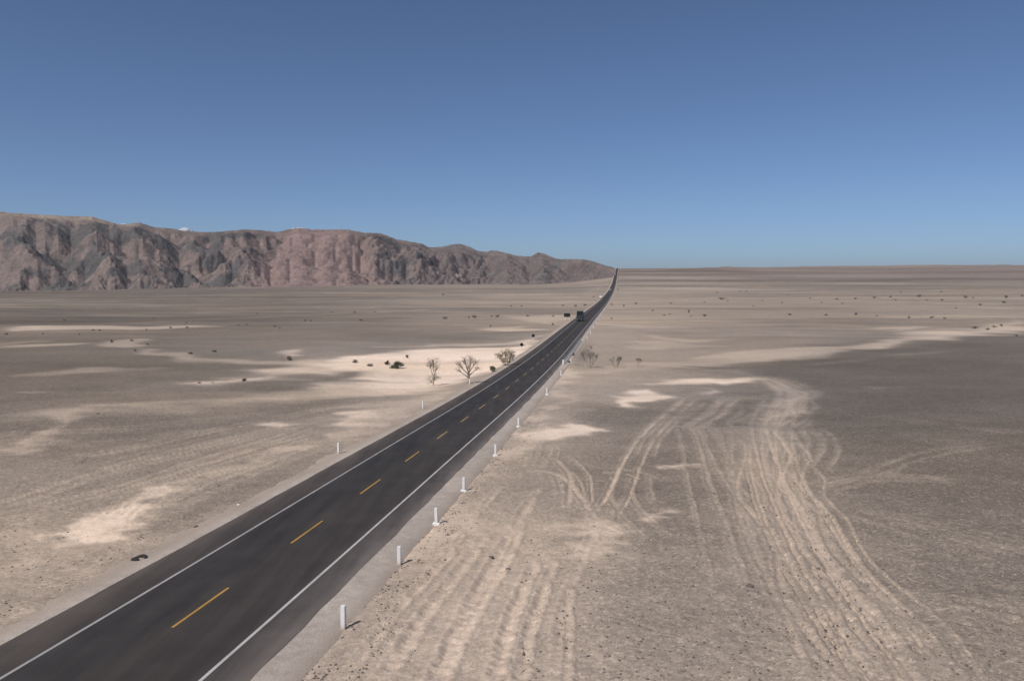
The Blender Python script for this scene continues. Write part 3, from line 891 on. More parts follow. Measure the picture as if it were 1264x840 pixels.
def mountain(name, line, foot, depth, n_u, n_v, amp, seed, label):
    L = np.array(line, float); Fo = np.array(foot, float); De = np.array(depth, float)
    x0, x1 = L[0, 0], L[-1, 0]
    # finer steps where the photograph looks
    u = np.concatenate([np.linspace(x0, -140, n_u // 6, endpoint=False), np.linspace(max(-140, x0), x1, n_u)]) if x0 < -140 else np.linspace(x0, x1, n_u)
    v = np.concatenate([np.linspace(0, 1.05, n_v), np.linspace(1.05, 2.6, n_v // 5 + 2)[1:]])
    V_, U = np.meshgrid(v, u, indexing='ij')
    sky_y = np.interp(U, L[:, 0], L[:, 1])
    sl, Fw = ray_slope(sky_y)
    az = (U - 632) / Fw
    B = np.interp(U, Fo[:, 0], Fo[:, 1]); D = np.interp(U, De[:, 0], De[:, 1])
    Y = B - 30 + V_ * D
    X = az * Y
    Yc = B - 30 + D
    crest = CAM_Z + sl * Yc
    floor = base_z(az * B, B)
    H = np.maximum(crest - floor, 2)
    # length along the range
    bx, by = np.interp(u, L[:, 0], L[:, 0] * 0 + 0), 0
    fx = (u - 632) / 1000 * np.interp(u, Fo[:, 0], Fo[:, 1]); fy = np.interp(u, Fo[:, 0], Fo[:, 1])
    s = np.concatenate([[0], np.cumsum(np.hypot(np.diff(fx), np.diff(fy)))])
    S = np.broadcast_to(s, U.shape)
    Q = V_ * D
    vv = np.clip(V_, 0, 1)
    prof = 0.30 * smooth(vv, 0.0, 1.0) + 0.45 * vv ** 1.5 + 0.25 * smooth(vv, 0.25, 0.85)
    back = np.clip(V_ - 1, 0, 2)
    prof = prof * (1 - smooth(back, 0.0, 1.5) * 0.9)
    # a starting block is cut by running water and its slopes slide to rest (regular grid, then looked up)
    C = 10.0 if name == 'mountain_range' else 16.0
    Dm = float(D.max())
    ns, nq = int(s[-1] / C) + 2, int(Dm * 2.2 / C) + 2
    gs, gq = np.meshgrid(np.arange(ns) * C, np.arange(nq) * C, indexing='xy')
    Hs, Ds = np.interp(gs[0], s, H[0] * 0 + (crest - floor)[0]), np.interp(gs[0], s, D[0])
    # crest heights were worked out for the crest row; use them along the range
    Hs = np.maximum(np.interp(gs[0], s, (CAM_Z + sl[0] * (B[0] - 30 + D[0]) - floor[0])), 2)
    g = gq / Ds[None, :]
    gv = np.clip(g, 0, 1); gb = np.clip(g - 1, 0, 2)
    zz = Hs * (0.22 * gv + 0.78 * smooth(gv + 0.10 * fbm(gs / 200, gs * 0 + 3, 3, seed + 8), 0.06, 0.95)) * (1 - smooth(gb, 0.0, 1.2) * 0.95)
    pk_g = np.zeros_like(zz)
    if name == 'mountain_range':
        ug = np.interp(gs[0], s, u)[None, :]
        pk_g = np.exp(-np.abs((ug - 385 - 12 * gv) / (34 + 62 * (1 - gv))) ** 4)
    env_g = np.sin(np.clip(gv, 0, 1) ** 0.8 * math.pi) ** 0.6
    n_ = -0.09 + 0.23 * fbm(gs / 250, gq / 220, 4, seed + 1) + 0.15 * (0.5 - np.abs(perlin(gs / 120 + gq / 300, gq / 100, seed + 6))) + 0.05 * perlin(gs / 30, gq / 30, seed + 2) + 0.02 * perlin(gs / 13, gq / 13, seed + 4)
    zz = zz + Hs * n_ * env_g * (1 - 0.6 * pk_g) * amp
    z_start = zz.copy()
    hard_g = smooth(fbm(gs / 70, gq / 70, 3, seed + 51), -0.5, 0.5)
    Kd = 0.0052 * (1.25 - 0.55 * hard_g) * (1 - 0.93 * pk_g)
    idx = np.arange(ns * nq).reshape(nq, ns)
    area = None
    for step in range(30):
        zp = np.pad(zz, 1, constant_values=1e9)
        best = np.zeros_like(zz); rec = idx.copy(); dist = np.ones_like(zz) * C
        for dy in (-1, 0, 1):
            for dx in (-1, 0, 1):
                if dx == 0 and dy == 0: continue
                dd = C * math.hypot(dx, dy)
                sl_ = (zz - zp[1 + dy:1 + dy + nq, 1 + dx:1 + dx + ns]) / dd
                b_ = sl_ > best
                best[b_] = sl_[b_]; rec[b_] = (idx + dy * ns + dx)[b_]; dist[b_] = dd
        rec[0, :] = idx[0, :]; rec[-1, :] = idx[-1, :]
        order = np.argsort(zz.ravel())
        rl = rec.ravel().tolist(); al_ = [C * C] * (ns * nq); zl = zz.ravel().tolist()
        ol = order.tolist()
        for i_ in reversed(ol):
            r__ = rl[i_]
            if r__ != i_: al_[r__] += al_[i_]
        area = np.array(al_)
        fl_ = (Kd.ravel() * np.sqrt(area) / dist.ravel() * 10.0).tolist()
        for i_ in ol:
            r__ = rl[i_]
            if r__ != i_:
                f__ = fl_[i_]
                zl[i_] = (zl[i_] + f__ * zl[r__]) / (1 + f__)
        zz = np.array(zl).reshape(nq, ns)
        for rep in range(2):
            for ax_ in (0, 1):
                dz = np.diff(zz, axis=ax_)
                tl = np.tan(np.radians(33 + 14 * (hard_g[:, 1:] if ax_ else hard_g[1:]))) * C
                ex = np.where(dz > tl, dz - tl, np.where(dz < -tl, dz + tl, 0)) * 0.22
                if ax_: zz[:, :-1] += ex; zz[:, 1:] -= ex
                else: zz[:-1] += ex; zz[1:] -= ex
    area = area.reshape(nq, ns)
    def look(F):
        fx_, fy_ = np.clip(S / C, 0, ns - 1.001), np.clip(Q / C, 0, nq - 1.001)
        a0, b0 = fx_.astype(int), fy_.astype(int); p_, q_ = fx_ - a0, fy_ - b0
        return F[b0, a0] * (1 - p_) * (1 - q_) + F[b0, a0 + 1] * p_ * (1 - q_) + F[b0 + 1, a0] * (1 - p_) * q_ + F[b0 + 1, a0 + 1] * p_ * q_
    cut = look(z_start - zz)
    chan = smooth(look(np.log(area)), math.log(C * C * 6), math.log(C * C * 60))
    pinkc = look(pk_g)
    env = np.sin(np.clip(vv, 0, 1) ** 0.75 * math.pi) ** 0.7
    def ridged(a, b, sd):
        return 1 - np.abs(perlin(a, b, sd)) * 2.2
    rockm = look(hard_g)
    z = floor - 6 + look(zz) * (H + 6) / np.maximum(H, 1)
    rF = ridged(S / 34, Q / 36, seed + 61); rG = ridged((S + .6 * Q) / 15, (Q - .5 * S) / 17, seed + 62); rH = ridged((S - .7 * Q) / 62, (Q + .5 * S) / 66, seed + 63)
    z = z + (4.6 * rH + 4.0 * rF + 2.3 * rG) * env * (0.35 + 0.9 * rockm) * (1 - 0.75 * pinkc) * (1 - 0.6 * smooth(0.3 - vv, 0, .2)) * np.clip(H / 120, 0.2, 1.2)
    # the crest itself stays where the skyline has it
    top = smooth(vv, 0.86, 1.0) * (1 - smooth(V_, 1.02, 1.25))
    zc = crest + (V_ - 1) * D * 0.12 + H * 0.012 * perlin(S / 16, Q / 16, seed + 31)
    z = z * (1 - top) + zc * top
    scree = np.clip(smooth(0.30 - vv + 0.1 * fbm(S / 90, Q / 90, 2, seed + 71), 0, .14) + 0.7 * chan * (1 - rockm), 0, 1)
    # keep the skyline: nothing in front of the crest stands above it
    lim = CAM_Z + sl * Y - 0.4
    wd_ = 9.0 * np.clip(H / 150, .2, 1)
    z = np.where(V_ < 0.99, lim - wd_ * np.logaddexp(0, np.clip((lim - z) / wd_, -40, 40)) * 1.0, z)
    verts = np.stack([X, Y, z], -1).reshape(-1, 3)
    nv, nu = U.shape
    ii, jj = np.meshgrid(np.arange(nv - 1), np.arange(nu - 1), indexing='ij')
    A = ii * nu + jj
    faces = np.stack([A, A + 1, A + nu + 1, A + nu], -1).reshape(-1, 4)
    o = mesh_np(name, verts, faces, M['mountain'], smooth=True)
    tag(o, kind='structure')
    # ---- rock colours
    brown = np.array([.235, .178, .155]); slate = np.array([.132, .120, .114]); pink = np.array([.305, .215, .190])
    tan = np.array([.34, .27, .21]); screec = np.array([.225, .187, .165]); mauve = np.array([.240, .188, .166]); pale = np.array([.46, .375, .315])
    n1 = fbm(S / 130, Q / 110, 4, seed + 41); n2 = fbm(S / 50 + 8, Q / 45, 4, seed + 43)
    base = np.where((U < 300)[..., None], mauve, brown * 0.93)
    t = smooth(U, 180, 320)[..., None]
    base = mauve * (1 - t) + brown * t
    t2 = smooth(U, 470, 560)[..., None]
    base = base * (1 - t2) + np.array([.190, .152, .140]) * t2
    dk = smooth(n1 + 0.6 * n2 + 0.06 + 0.55 * (np.exp(-((U - 60) / 170) ** 2) * np.exp(-((vv - .55) / .33) ** 2) + 1.1 * np.exp(-((U - 487) / 22) ** 2) * np.exp(-((vv - .6) / .3) ** 2) + .5 * np.exp(-((U - 240) / 60) ** 2)) - 0.30, -0.1, 0.45) * (1 - 0.9 * pinkc)
    if name != 'mountain_range': dk = dk * 0.6 + 0.3
    c = base * (1 - dk[..., None]) + slate * dk[..., None]
    sc = (smooth(scree, 0.5, 1) * 0.6)[..., None]
    c = c * (1 - sc) + (screec * np.where((U < 200)[..., None], 0.88, 1.0)) * sc
    pk = smooth(pinkc + 0.15 * n2 + 0.12 * n1, 0.2, 0.6)[..., None] * 0.95
    c = c * (1 - pk) + pink * pk
    tp = (smooth(vv, 0.9, 0.97) * (1 - smooth(U, 120, 180)) * smooth(U, -200, 0) * 0.8 + smooth(vv, 0.86, 1.0) * 0.35 * smooth(n2, -0.1, 0.4))[..., None]
    c = c * (1 - tp) + tan * tp
    ps = (smooth(n2, 0.42, 0.7) * np.exp(-((U - 560) / 40) ** 2) * np.exp(-((vv - .3) / .25) ** 2))[..., None] * 0.8
    c = c * (1 - ps) + pale * ps
    ap = (np.exp(-((U - 405) / 62) ** 6) * (1 - smooth(vv, 0.09, 0.15)))[..., None] * 0.6 * smooth(n2, -0.5, 0.2)[..., None]
    c = c * (1 - ap) + np.array([.50, .36, .30]) * ap
    col = np.ones((U.size, 4), np.float32)
    col[:, :3] = c.reshape(-1, 3) * 0.97
    ca = o.data.color_attributes.new('tone', 'FLOAT_COLOR', 'POINT')
    ca.data.foreach_set('color', col.ravel())
    return o

mountain('mountain_range', SKYLINE, FOOT, DEPTH, 900, 200, 1.0, 300, '')
mountain('far_mountain_ridge', BACKLINE, [(500,4300),(600,4300),(764,3900)], [(500,700),(764,300)], 260, 60, 0.5, 500, '')

# ------------------------------------------------------------------ road
S_ROAD = [-60.0]
while S_ROAD[-1] < 5600:
    q = S_ROAD[-1]
    S_ROAD.append(q + (2.0 if q < 250 else 5.0 if q < 900 else 14.0))
S_ROAD = np.array(S_ROAD)          # forward distance Y of each cross section

def road_point(Y, a, dz=0.0):
    """point at forward distance Y on the centre line, moved a metres to the right"""
    xc = -ROAD_X0 + ROAD_B * Y
    return np.stack([xc + a * CP, Y - a * SP, CAM_Z - road_h(Y) + dz + 0 * a], -1)

def ribbon(name, Ys, cols, mat, parent=None, uvname=None, closed_ends=False):
    """cols: list of (a, dz) across; a and dz may be arrays along Ys"""
    rows = [road_point(Ys, np.broadcast_to(np.asarray(a, float), Ys.shape), np.broadcast_to(np.asarray(dz, float), Ys.shape)) for a, dz in cols]
    P = np.stack(rows, 1)
    n, k = P.shape[:2]
    ii, jj = np.meshgrid(np.arange(n - 1), np.arange(k - 1), indexing='ij')
    A = ii * k + jj
    faces = np.stack([A, A + 1, A + k + 1, A + k], -1).reshape(-1, 4)
    o = mesh_np(name, P.reshape(-1, 3), faces, mat, parent, smooth=True)
    if uvname:
        a = np.stack([np.broadcast_to(np.asarray(c[0], float), Ys.shape) for c in cols], 1).ravel()
        yy = np.repeat(Ys, k)
        uv = o.data.uv_layers.new(name=uvname)
        idx = faces.ravel()
        dat = np.stack([(a[idx] + 5.85) / 11.35, yy[idx] / 50], -1)
        uv.data.foreach_set('uv', dat.astype(np.float32).ravel())
    return o

edge_l = -5.85 + 0.05 * perlin(S_ROAD / 2.3, S_ROAD * 0 + 0.3, 7)
edge_r = 5.25 + 0.10 * perlin(S_ROAD / 3.1, S_ROAD * 0 + 0.7, 8)
road = ribbon('road', S_ROAD, [(edge_l - 0.04, -0.10), (edge_l, -0.055), (-3.6, -0.015), (0, 0.03), (3.6, -0.015), (edge_r, -0.05), (edge_r + .04, -0.10)], M['asphalt'], uvname='road')
tag(road, kind='structure')

S_FINE = np.concatenate([np.arange(10, 160, 0.5), S_ROAD[S_ROAD >= 160]])
def gr(seed): return perlin(S_FINE / 1.7, S_FINE * 0 + .5, seed) * 0.40 + perlin(S_FINE / 7.5, S_FINE * 0 + .2, seed + 1) * 0.45 + perlin(S_FINE / .6, S_FINE * 0 + .9, seed + 2) * .12
gl_, gr_ = gr(61), gr(71)
dip = -1.0 * np.exp(-((S_FINE - 222) / 34.0) ** 2)
tag(ribbon('gravel_shoulder', S_FINE, [(-9.3 + gl_, -0.75), (-7.9 + gl_, -0.27), (-7.3 + gl_ * .6, -0.17), (-6.4, -0.11), (-5.5, -0.075)], M['gravel'], uvname='road'), kind='structure')
tag(ribbon('gravel_shoulder', S_FINE, [(4.95, -0.075), (5.8, -0.11), (6.5 + gr_ * .5, -0.16), (6.95 + gr_ * .8, -0.26), (8.3 + gr_, -0.78 + dip)], M['gravel'], uvname='road'), kind='structure')

def line_dz(a): return 0.03 - 0.045 * abs(a) / 3.6 + 0.006
for a in (-3.6, 3.6):
    w = 0.075
    o = ribbon('edge_line', S_ROAD[S_ROAD < 4600], [(a - w, line_dz(a)), (a + w, line_dz(a))], M['white_line'] if a > 0 else M['left_line'], road)
# centre dashes: 4.9 m painted, 12.2 m apart
CY = 32.9; STEP = 12.2
ys = [CY + k * STEP for k in range(-3, 160)]
def dash_mesh(y0):
    yy = np.linspace(y0, y0 + 4.9 * CP, 4)
    mat = M['yellow_line'] if y0 < 76 else M['faded_line']
    return ribbon('lane_dash', yy, [(-0.065, 0.036), (0.065, 0.036)], mat, road)
for y in ys[:34]: dash_mesh(y)
mbv, mbf = [], []
for y in ys[34:]:
    for yy in (y, y + 4.9 * CP):
        for a in (-0.065, 0.065):
            mbv.append(road_point(np.array(yy), np.array(a), np.array(0.04)))
    n = len(mbv); mbf.append((n - 4, n - 3, n - 1, n - 2))
tag(mesh_np('lane_dashes_far', np.array(mbv), np.array(mbf), M['faded_line'], road), kind='stuff')

# ------------------------------------------------------------------ delineator posts
def gz(x, y): return float(ground_z(np.array(float(x)), np.array(float(y))))

def dup(root, loc, rz=None, label=None, group=None, scale=None):
    r_ = root.copy(); scene.collection.objects.link(r_)
    r_.location = loc
    if rz is not None: r_.rotation_euler = (0, 0, rz)
    if scale is not None: r_.scale = scale
    if label: r_['label'] = label
    if group: r_['group'] = group
    for ch in list(root.children):
        c = ch.copy(); scene.collection.objects.link(c); c.parent = r_
        for g in list(ch.children):
            e = g.copy(); scene.collection.objects.link(e); e.parent = c
    return r_

def make_post(footing):
    t = empty('marker_post')
    b = MB()
    # square post with chamfered edges and a slightly sloping top
    w = 0.10
    b.box(-w, w, -w, w, -0.25, 1.10, bev=0.018)
    b.build('post', M['post_dusty'], t)
    if footing:
        f = MB(); f.box(-0.23, 0.23, -0.19, 0.19, -0.2, 0.17, bev=0.03)
        f.build('footing', M['post_white'], t)
    return t
right_px = [(424, 776.7, 0), (492.8, 697.8, 0), (538.9, 647, 1), (572.5, 606.4, 1), (611.5, 562.5, 1), (640, 526.8, 1), (675.2, 487, 1), (692.4, 463.5, 1), (704.6, 447, 1)]
words = ['nearest', 'second', 'third', 'fourth', 'fifth', 'sixth', 'seventh', 'eighth', 'ninth']
pa, pb = None, None
for i, (px_, py_, f) in enumerate(right_px):
    Fw = F_PX * CT - (py_ - 420) * ST
    m = (px_ - 632) / Fw
    Y = (ROAD_X0 - 7.35 / CP) / (ROAD_B - m)
    Dn = (F_PX * ST + (py_ - 420) * CT) / Fw
    for _ in range(12): Y = 0.5 * Y + 0.5 * (CAM_Z - gz(m * Y, Y)) / Dn
    X = m * Y
    lab = f'white square concrete post {"on a white footing " if f else "without a footing "}along the right shoulder, {words[i]} from the camera'
    src = pb if f else pa
    loc = (X, Y, gz(X, Y) - 0.02)
    if src is None:
        t = make_post(f)
        t.location = loc; t.rotation_euler = (0, 0, -PHI - 0.05 + 0.02 * i)
        tag(t, lab, 'marker post', 'white marker posts along the right shoulder')
        if f: pb = t
        else: pa = t
    else:
        t = dup(src, loc, -PHI + random.uniform(-.1, .1), lab)
    t.rotation_euler = (random.uniform(-.02, .02), random.uniform(-.025, .025), t.rotation_euler[2])
# farther ones, the right edge
k = 0
for Y in (275, 305, 340, 378, 420, 465):
    X = -ROAD_X0 + ROAD_B * Y + 7.2
    dup(pb, (X, Y, gz(X, Y)), -PHI, f'small far white post on the right shoulder, {words[k]} one beyond the guard rail', 'far white posts beyond the guard rail'); k += 1
left_px = [(418, 560, 'nearest of the left-hand posts'), (522, 504.5, 'second of the left-hand posts'), (579.7, 474.5, 'in front of the bare tree'), (632, 447.5, 'by the dusty yellow shrub')]
for px_, py_, w_ in left_px:
    X, Y = at(px_, py_)
    X, Y = float(X), float(Y)
    t = dup(pa, (X, Y, gz(X, Y) - 0.02), -PHI, 'white concrete post beyond the left shoulder, ' + w_, 'white marker posts along the left shoulder')

# ------------------------------------------------------------------ guard rail over the wash
def build_rail():
    y0, y1 = 184.0, 262.0
    c0 = road_point(np.array(y0), np.array(5.62))
    t = empty('guard_rail', tuple(c0))
    Ys = np.linspace(y0, y1, 40)
    prof = [(-.02, .48), (.05, .53), (-.02, .60), (.05, .67), (-.02, .74), (-.05, .74), (-.05, .48), (-.02, .48)]
    P = np.stack([road_point(Ys, np.full(Ys.shape, 5.62 + a), np.full(Ys.shape, dz)) for a, dz in prof], 1) - c0
    n, k = P.shape[:2]
    ii, jj = np.meshgrid(np.arange(n - 1), np.arange(k - 1), indexing='ij')
    A = ii * k + jj
    mesh_np('rail', P.reshape(-1, 3), np.stack([A, A + 1, A + k + 1, A + k], -1).reshape(-1, 4), M['rail'], t)
    pm = None
    for yy in np.arange(y0 + .5, y1, 4.0):
        q = road_point(np.array(yy), np.array(5.78)) - c0
        if pm is None:
            b = MB(); b.box(-.07, .07, -.09, .09, -.9, .72, bev=0.01)
            pm = b.build('rail_post', M['rail'], t); pm.location = q
        else:
            o = pm.copy(); scene.collection.objects.link(o); o.parent = t; o.location = q
    e = MB(); e.box(-.25, .12, -.35, .1, -.3, .82, bev=.05)
    o = e.build('end_block', M['post_white'], t)
    tag(t, 'pale metal guard rail on short posts along the right edge of the road', 'guard rail')
build_rail()
# concrete headwall of the culvert below the rail
c0 = road_point(np.array(186.0), np.array(7.4), np.array(-1.3))
t = empty('culvert_headwall', tuple(c0), -PHI)
b = MB(); b.prism([(-.2, -.6), (-.2, 1.02), (.2, 1.02), (.2, -.6)], -0.6, 2.4); b.build('wall', M['concrete'], t)
b = MB(); b.box(-.75, 2.55, -.3, .3, 1.022, 1.16, bev=.02); b.build('coping', M['concrete'], t)
tag(t, 'low concrete culvert wall below the near end of the guard rail', 'culvert wall')

# ------------------------------------------------------------------ signs left of the road
def sign_green():
    X, Y = map(float, at(700, 394.6))
    t = empty('road_sign', (X, Y, gz(X, Y)), -0.05)
    b = MB(); b.box(-1.6, 1.6, -.04, .04, 1.6, 3.5, bev=.02); b.build('panel', M['sign_green'], t)
    for s in (-1.05, 1.05):
        p = MB(); p.box(s - .11, s + .11, .05, .22, -.4, 3.4, bev=.015); p.build('leg', M['post_white'], t)
    tag(t, 'wide dark green road sign on two white legs left of the road', 'road sign')
    return t
sign_green()
def small_sign(px_, py_, top_, size, label, diamond):
    X, Y = map(float, at(px_, py_))
    t = empty('road_sign', (X, Y, gz(X, Y)), 0.05)
    hgt = top_ * Y / 1000
    b = MB()
    s = size * Y / 1000 / 2
    if diamond:
        b.prism([(0, hgt - 2 * s * 1.2), (s * 1.2, hgt - s * 1.2), (0, hgt), (-s * 1.2, hgt - s * 1.2)], -.03, .03)
        o = b.build('panel', M['sign_dark'], t); o.rotation_euler = (0, 0, math.pi / 2)
    else:
        b.box(-s, s, -.03, .03, hgt - 2 * s, hgt, bev=.04); b.build('panel', M['sign_dark'], t)
    p = MB(); p.tube((0, .08, -.4), (0, .08, hgt - .1), .07, .07, 8); p.build('pole', M['post_white'], t)
    tag(t, label, 'road sign')
small_sign(644, 432, 10, 4.6, 'small dark diamond sign on a pale pole, the nearer of two left of the road', True)
small_sign(658.2, 423.5, 11.5, 3.6, 'small dark square sign on a pale pole, the farther of two left of the road', False)

# ------------------------------------------------------------------ vehicles
def wheel_mesh(t, x, y, r, w):
    b = MB(); b.tube((x - w / 2, y, r), (x + w / 2, y, r), r, r, 14); wh = b.build('wheel', M['tyre'], t)
    s = 1 if x > 0 else -1
    h = MB(); h.tube((x + s * (w / 2 - .02), y, r), (x + s * (w / 2 + .02), y, r), r * .5, r * .45, 10); h.build('hub', M['chrome'], wh)

def lorry(loc, rz, label, cab, load, W=2.7, Lc=2.2, Lb=8.5, Hc=2.9, Hb=4.5):
    """front faces -Y"""
    t = empty('lorry', loc, rz)
    hw = W / 2
    b = MB(); b.prism([(0, .55), (0, 1.6), (.28, Hc - .12), (.5, Hc), (Lc, Hc), (Lc, .55)], -hw, hw); b.build('cab', cab, t)
    g = MB(); g.prism([(-.02, 1.68), (.20, Hc - .35), (.22, Hc - .35), (.0, 1.68)], -hw + .15, hw - .15); g.build('windscreen', M['glass'], t)
    for s in (-1, 1):
        g = MB(); g.box(s * hw - .012, s * hw + .012, .45, 1.6, 1.65, Hc - .4); g.build('side_window', M['glass'], t)
        m_ = MB(); m_.box(s * (hw + .22) - .1, s * (hw + .22) + .1, -.1, -.02, 1.7, 2.3, bev=.02); m_.box(s * (hw + .1) - .12, s * (hw + .1) + .12, -.05, -.02, 2.25, 2.3); m_.build('mirror', M['chassis'], t)
        l = MB(); l.box(s * (hw - .42) - .2, s * (hw - .42) + .2, -.05, .02, .78, 1.0, bev=.02); l.build('headlight', M['lamp'], t)
    g = MB()
    for i in range(4): g.box(-.75, .75, -.05, .0, 1.03 + i * .13, 1.10 + i * .13)
    g.build('grille', M['chrome'], t)
    b = MB(); b.box(-hw, hw, -.14, .1, .38, .72, bev=.04); b.build('bumper', M['chassis'], t)
    y0 = Lc + .25
    b = MB(); b.prism([(y0, 1.2), (y0, Hb - .25), (y0 + .3, Hb), (y0 + Lb - .3, Hb), (y0 + Lb, Hb - .25), (y0 + Lb, 1.2)], -hw, hw); body = b.build('cargo_body', load, t)
    r_ = MB()
    for i in range(9): r_.box(-hw - .03, hw + .03, y0 + .45 + i * (Lb - .9) / 8 - .04, y0 + .45 + i * (Lb - .9) / 8 + .04, 1.3, Hb + .03)
    r_.build('hoop', M['truck_teal'] if load is not M['white_paint'] else load, body)
    b = MB(); b.box(-.5, .5, .6, y0 + Lb - .1, .6, 1.19); b.box(-hw, hw, y0 - .1, y0 + Lb + .05, 1.0, 1.195); b.build('chassis', M['chassis'], t)
    for x in (-hw + .22, hw - .22):
        for y in (1.15, y0 + Lb - 3.2, y0 + Lb - 1.9): wheel_mesh(t, x, y, .52, .36)
    tag(t, label, 'lorry')
    return t

def on_road(px_, a):
    m = (px_ - 632) / 1000.5
    Y = (ROAD_X0 - a / CP) / (ROAD_B - m)
    p_ = road_point(np.array(Y), np.array(float(a)))
    return (float(p_[0]), float(p_[1]), float(p_[2]) + .012)

lorry(on_road(715.3, -1.75), -PHI, 'dark green loaded lorry coming nearer in the left lane, before the green road sign', M['truck_green'], M['truck_green'], W=2.9, Hc=3.0, Hb=4.6)
lorry(on_road(753.2, -1.75), -PHI, 'white fronted lorry with a dark load, farthest vehicle on the road', M['white_paint'], M['chassis'], W=3.0, Hc=3.5, Hb=4.6)

def van(loc, rz, label):
    t = empty('van', loc, rz)
    b = MB(); b.prism([(0, .45), (0, 1.0), (.75, 1.25), (1.5, 2.1), (1.9, 2.3), (5.2, 2.3), (5.3, 2.1), (5.3, .45)], -1.0, 1.0); b.build('body', M['white_paint'], t)
    g = MB(); g.prism([(.80, 1.30), (1.45, 2.05), (1.47, 2.03), (.83, 1.27)], -.85, .85); g.build('windscreen', M['glass'], t)
    for s in (-1, 1):
        g = MB(); g.box(s * 1.0 - .01, s * 1.0 + .01, 1.6, 2.5, 1.4, 2.0); g.build('side_window', M['glass'], t)
        l = MB(); l.box(s * .75 - .15, s * .75 + .15, -.03, .05, .8, .98, bev=.02); l.build('headlight', M['lamp'], t)
    b = MB(); b.box(-1, 1, -.1, .1, .35, .65, bev=.04); b.build('bumper', M['chassis'], t)
    for x in (-.86, .86):
        for y in (.95, 4.3): wheel_mesh(t, x, y, .36, .22)
    t.scale = (1.35, 1.35, 1.5)
    tag(t, label, 'van')
van(on_road(741.2, -7.0), -PHI, 'white high-roofed van on the left shoulder beyond the green road sign')

# ------------------------------------------------------------------ plants
def tree_skeleton(rs, height, spread, stems=1, levels=5, up=0.55, trunk_r=0.10, fork=0.25, split=(2, 3)):
    """returns limbs (thick) and twigs as lists of (p, q, r0, r1), and the tips"""
    limbs, twigs, tips, leafy = [], [], [], []
    def grow(p, dvec, length, r_, lvl):
        segs = 3 if lvl <= 1 else 2
        q = p.copy()
        for i in range(segs):
            dvec = (dvec + Vector((rs.uniform(-1, 1), rs.uniform(-1, 1), rs.uniform(-.5, .8))) * 0.16).normalized()
            nq = q + dvec * length / segs
            r1 = r_ * (1 - 0.28 * (i + 1) / segs)
            (limbs if lvl <= 2 else twigs).append((q.copy(), nq.copy(), r_ * (1 - 0.28 * i / segs), r1))
            q = nq
            if lvl >= 2: leafy.append(q.copy())
        if lvl >= levels:
            tips.append(q); return
        n = rs.randint(*split) + (1 if lvl >= 2 else 0)
        ph = rs.uniform(0, 6.28)
        for k_ in range(n):
            a = ph + k_ * 6.283 / n + rs.uniform(-.4, .4)
            side = Vector((math.cos(a), math.sin(a), 0)) * spread
            nd = (dvec * up + side * rs.uniform(.5, 1.0) * 0.75 + Vector((0, 0, rs.uniform(.05, .45)))).normalized()
            grow(q, nd, length * rs.uniform(.62, .85), max(r_ * 0.62, 0.009), lvl + 1)
    for s_ in range(stems):
        a = rs.uniform(0, 6.28)
        lean = 0.12 if stems == 1 else 0.55
        grow(Vector((0, 0, -.15)), Vector((math.cos(a) * lean, math.sin(a) * lean, 1)).normalized(), height * fork, trunk_r, 0)
    return limbs, twigs, leafy

def tubes_np(segs, n):
    P = np.array([tuple(s[0]) + tuple(s[1]) + (s[2], s[3]) for s in segs])
    p, q, r0, r1 = P[:, :3], P[:, 3:6], P[:, 6], P[:, 7]
    ax = q - p; ax /= np.linalg.norm(ax, axis=1, keepdims=True) + 1e-9
    ref = np.where(np.abs(ax[:, 2:3]) > .9, np.array([[1., 0, 0]]), np.array([[0, 0, 1.]]))
    u = np.cross(ax, ref); u /= np.linalg.norm(u, axis=1, keepdims=True) + 1e-9
    w = np.cross(ax, u)
    vs_ = []
    for c, r_ in ((p, r0), (q, r1)):
        for i in range(n):
            a = 2 * math.pi * i / n
            vs_.append(c + (u * math.cos(a) + w * math.sin(a)) * r_[:, None])
    V = np.stack(vs_, 1)
    m = len(P); b = np.arange(m)[:, None] * 2 * n
    f = np.concatenate([np.stack([b[:, 0] + i, b[:, 0] + (i + 1) % n, b[:, 0] + n + (i + 1) % n, b[:, 0] + n + i], -1) for i in range(n)])
    return V.reshape(-1, 3), f

def leaves_np(centres, per, rad, size, r_):
    c = np.repeat(np.array([tuple(x) for x in centres]), per, axis=0)
    n = len(c)
    dv = r_.normal(size=(n, 3)); dv /= np.linalg.norm(dv, axis=1, keepdims=True)
    c = c + dv * rad * r_.uniform(.1, 1, (n, 1)) ** .6 * np.array([1, 1, .75])
    a = r_.normal(size=(n, 3)); a /= np.linalg.norm(a, axis=1, keepdims=True)
    b = np.cross(a, r_.normal(size=(n, 3))); b /= np.linalg.norm(b, axis=1, keepdims=True)
    s = size * r_.uniform(.6, 1.4, (n, 1))
    V = np.stack([c - a * s, c + b * s * .55, c + a * s, c - b * s * .55], 1).reshape(-1, 3)
    V[:, 2] = np.abs(V[:, 2])
    return V, np.arange(n * 4).reshape(-1, 4)

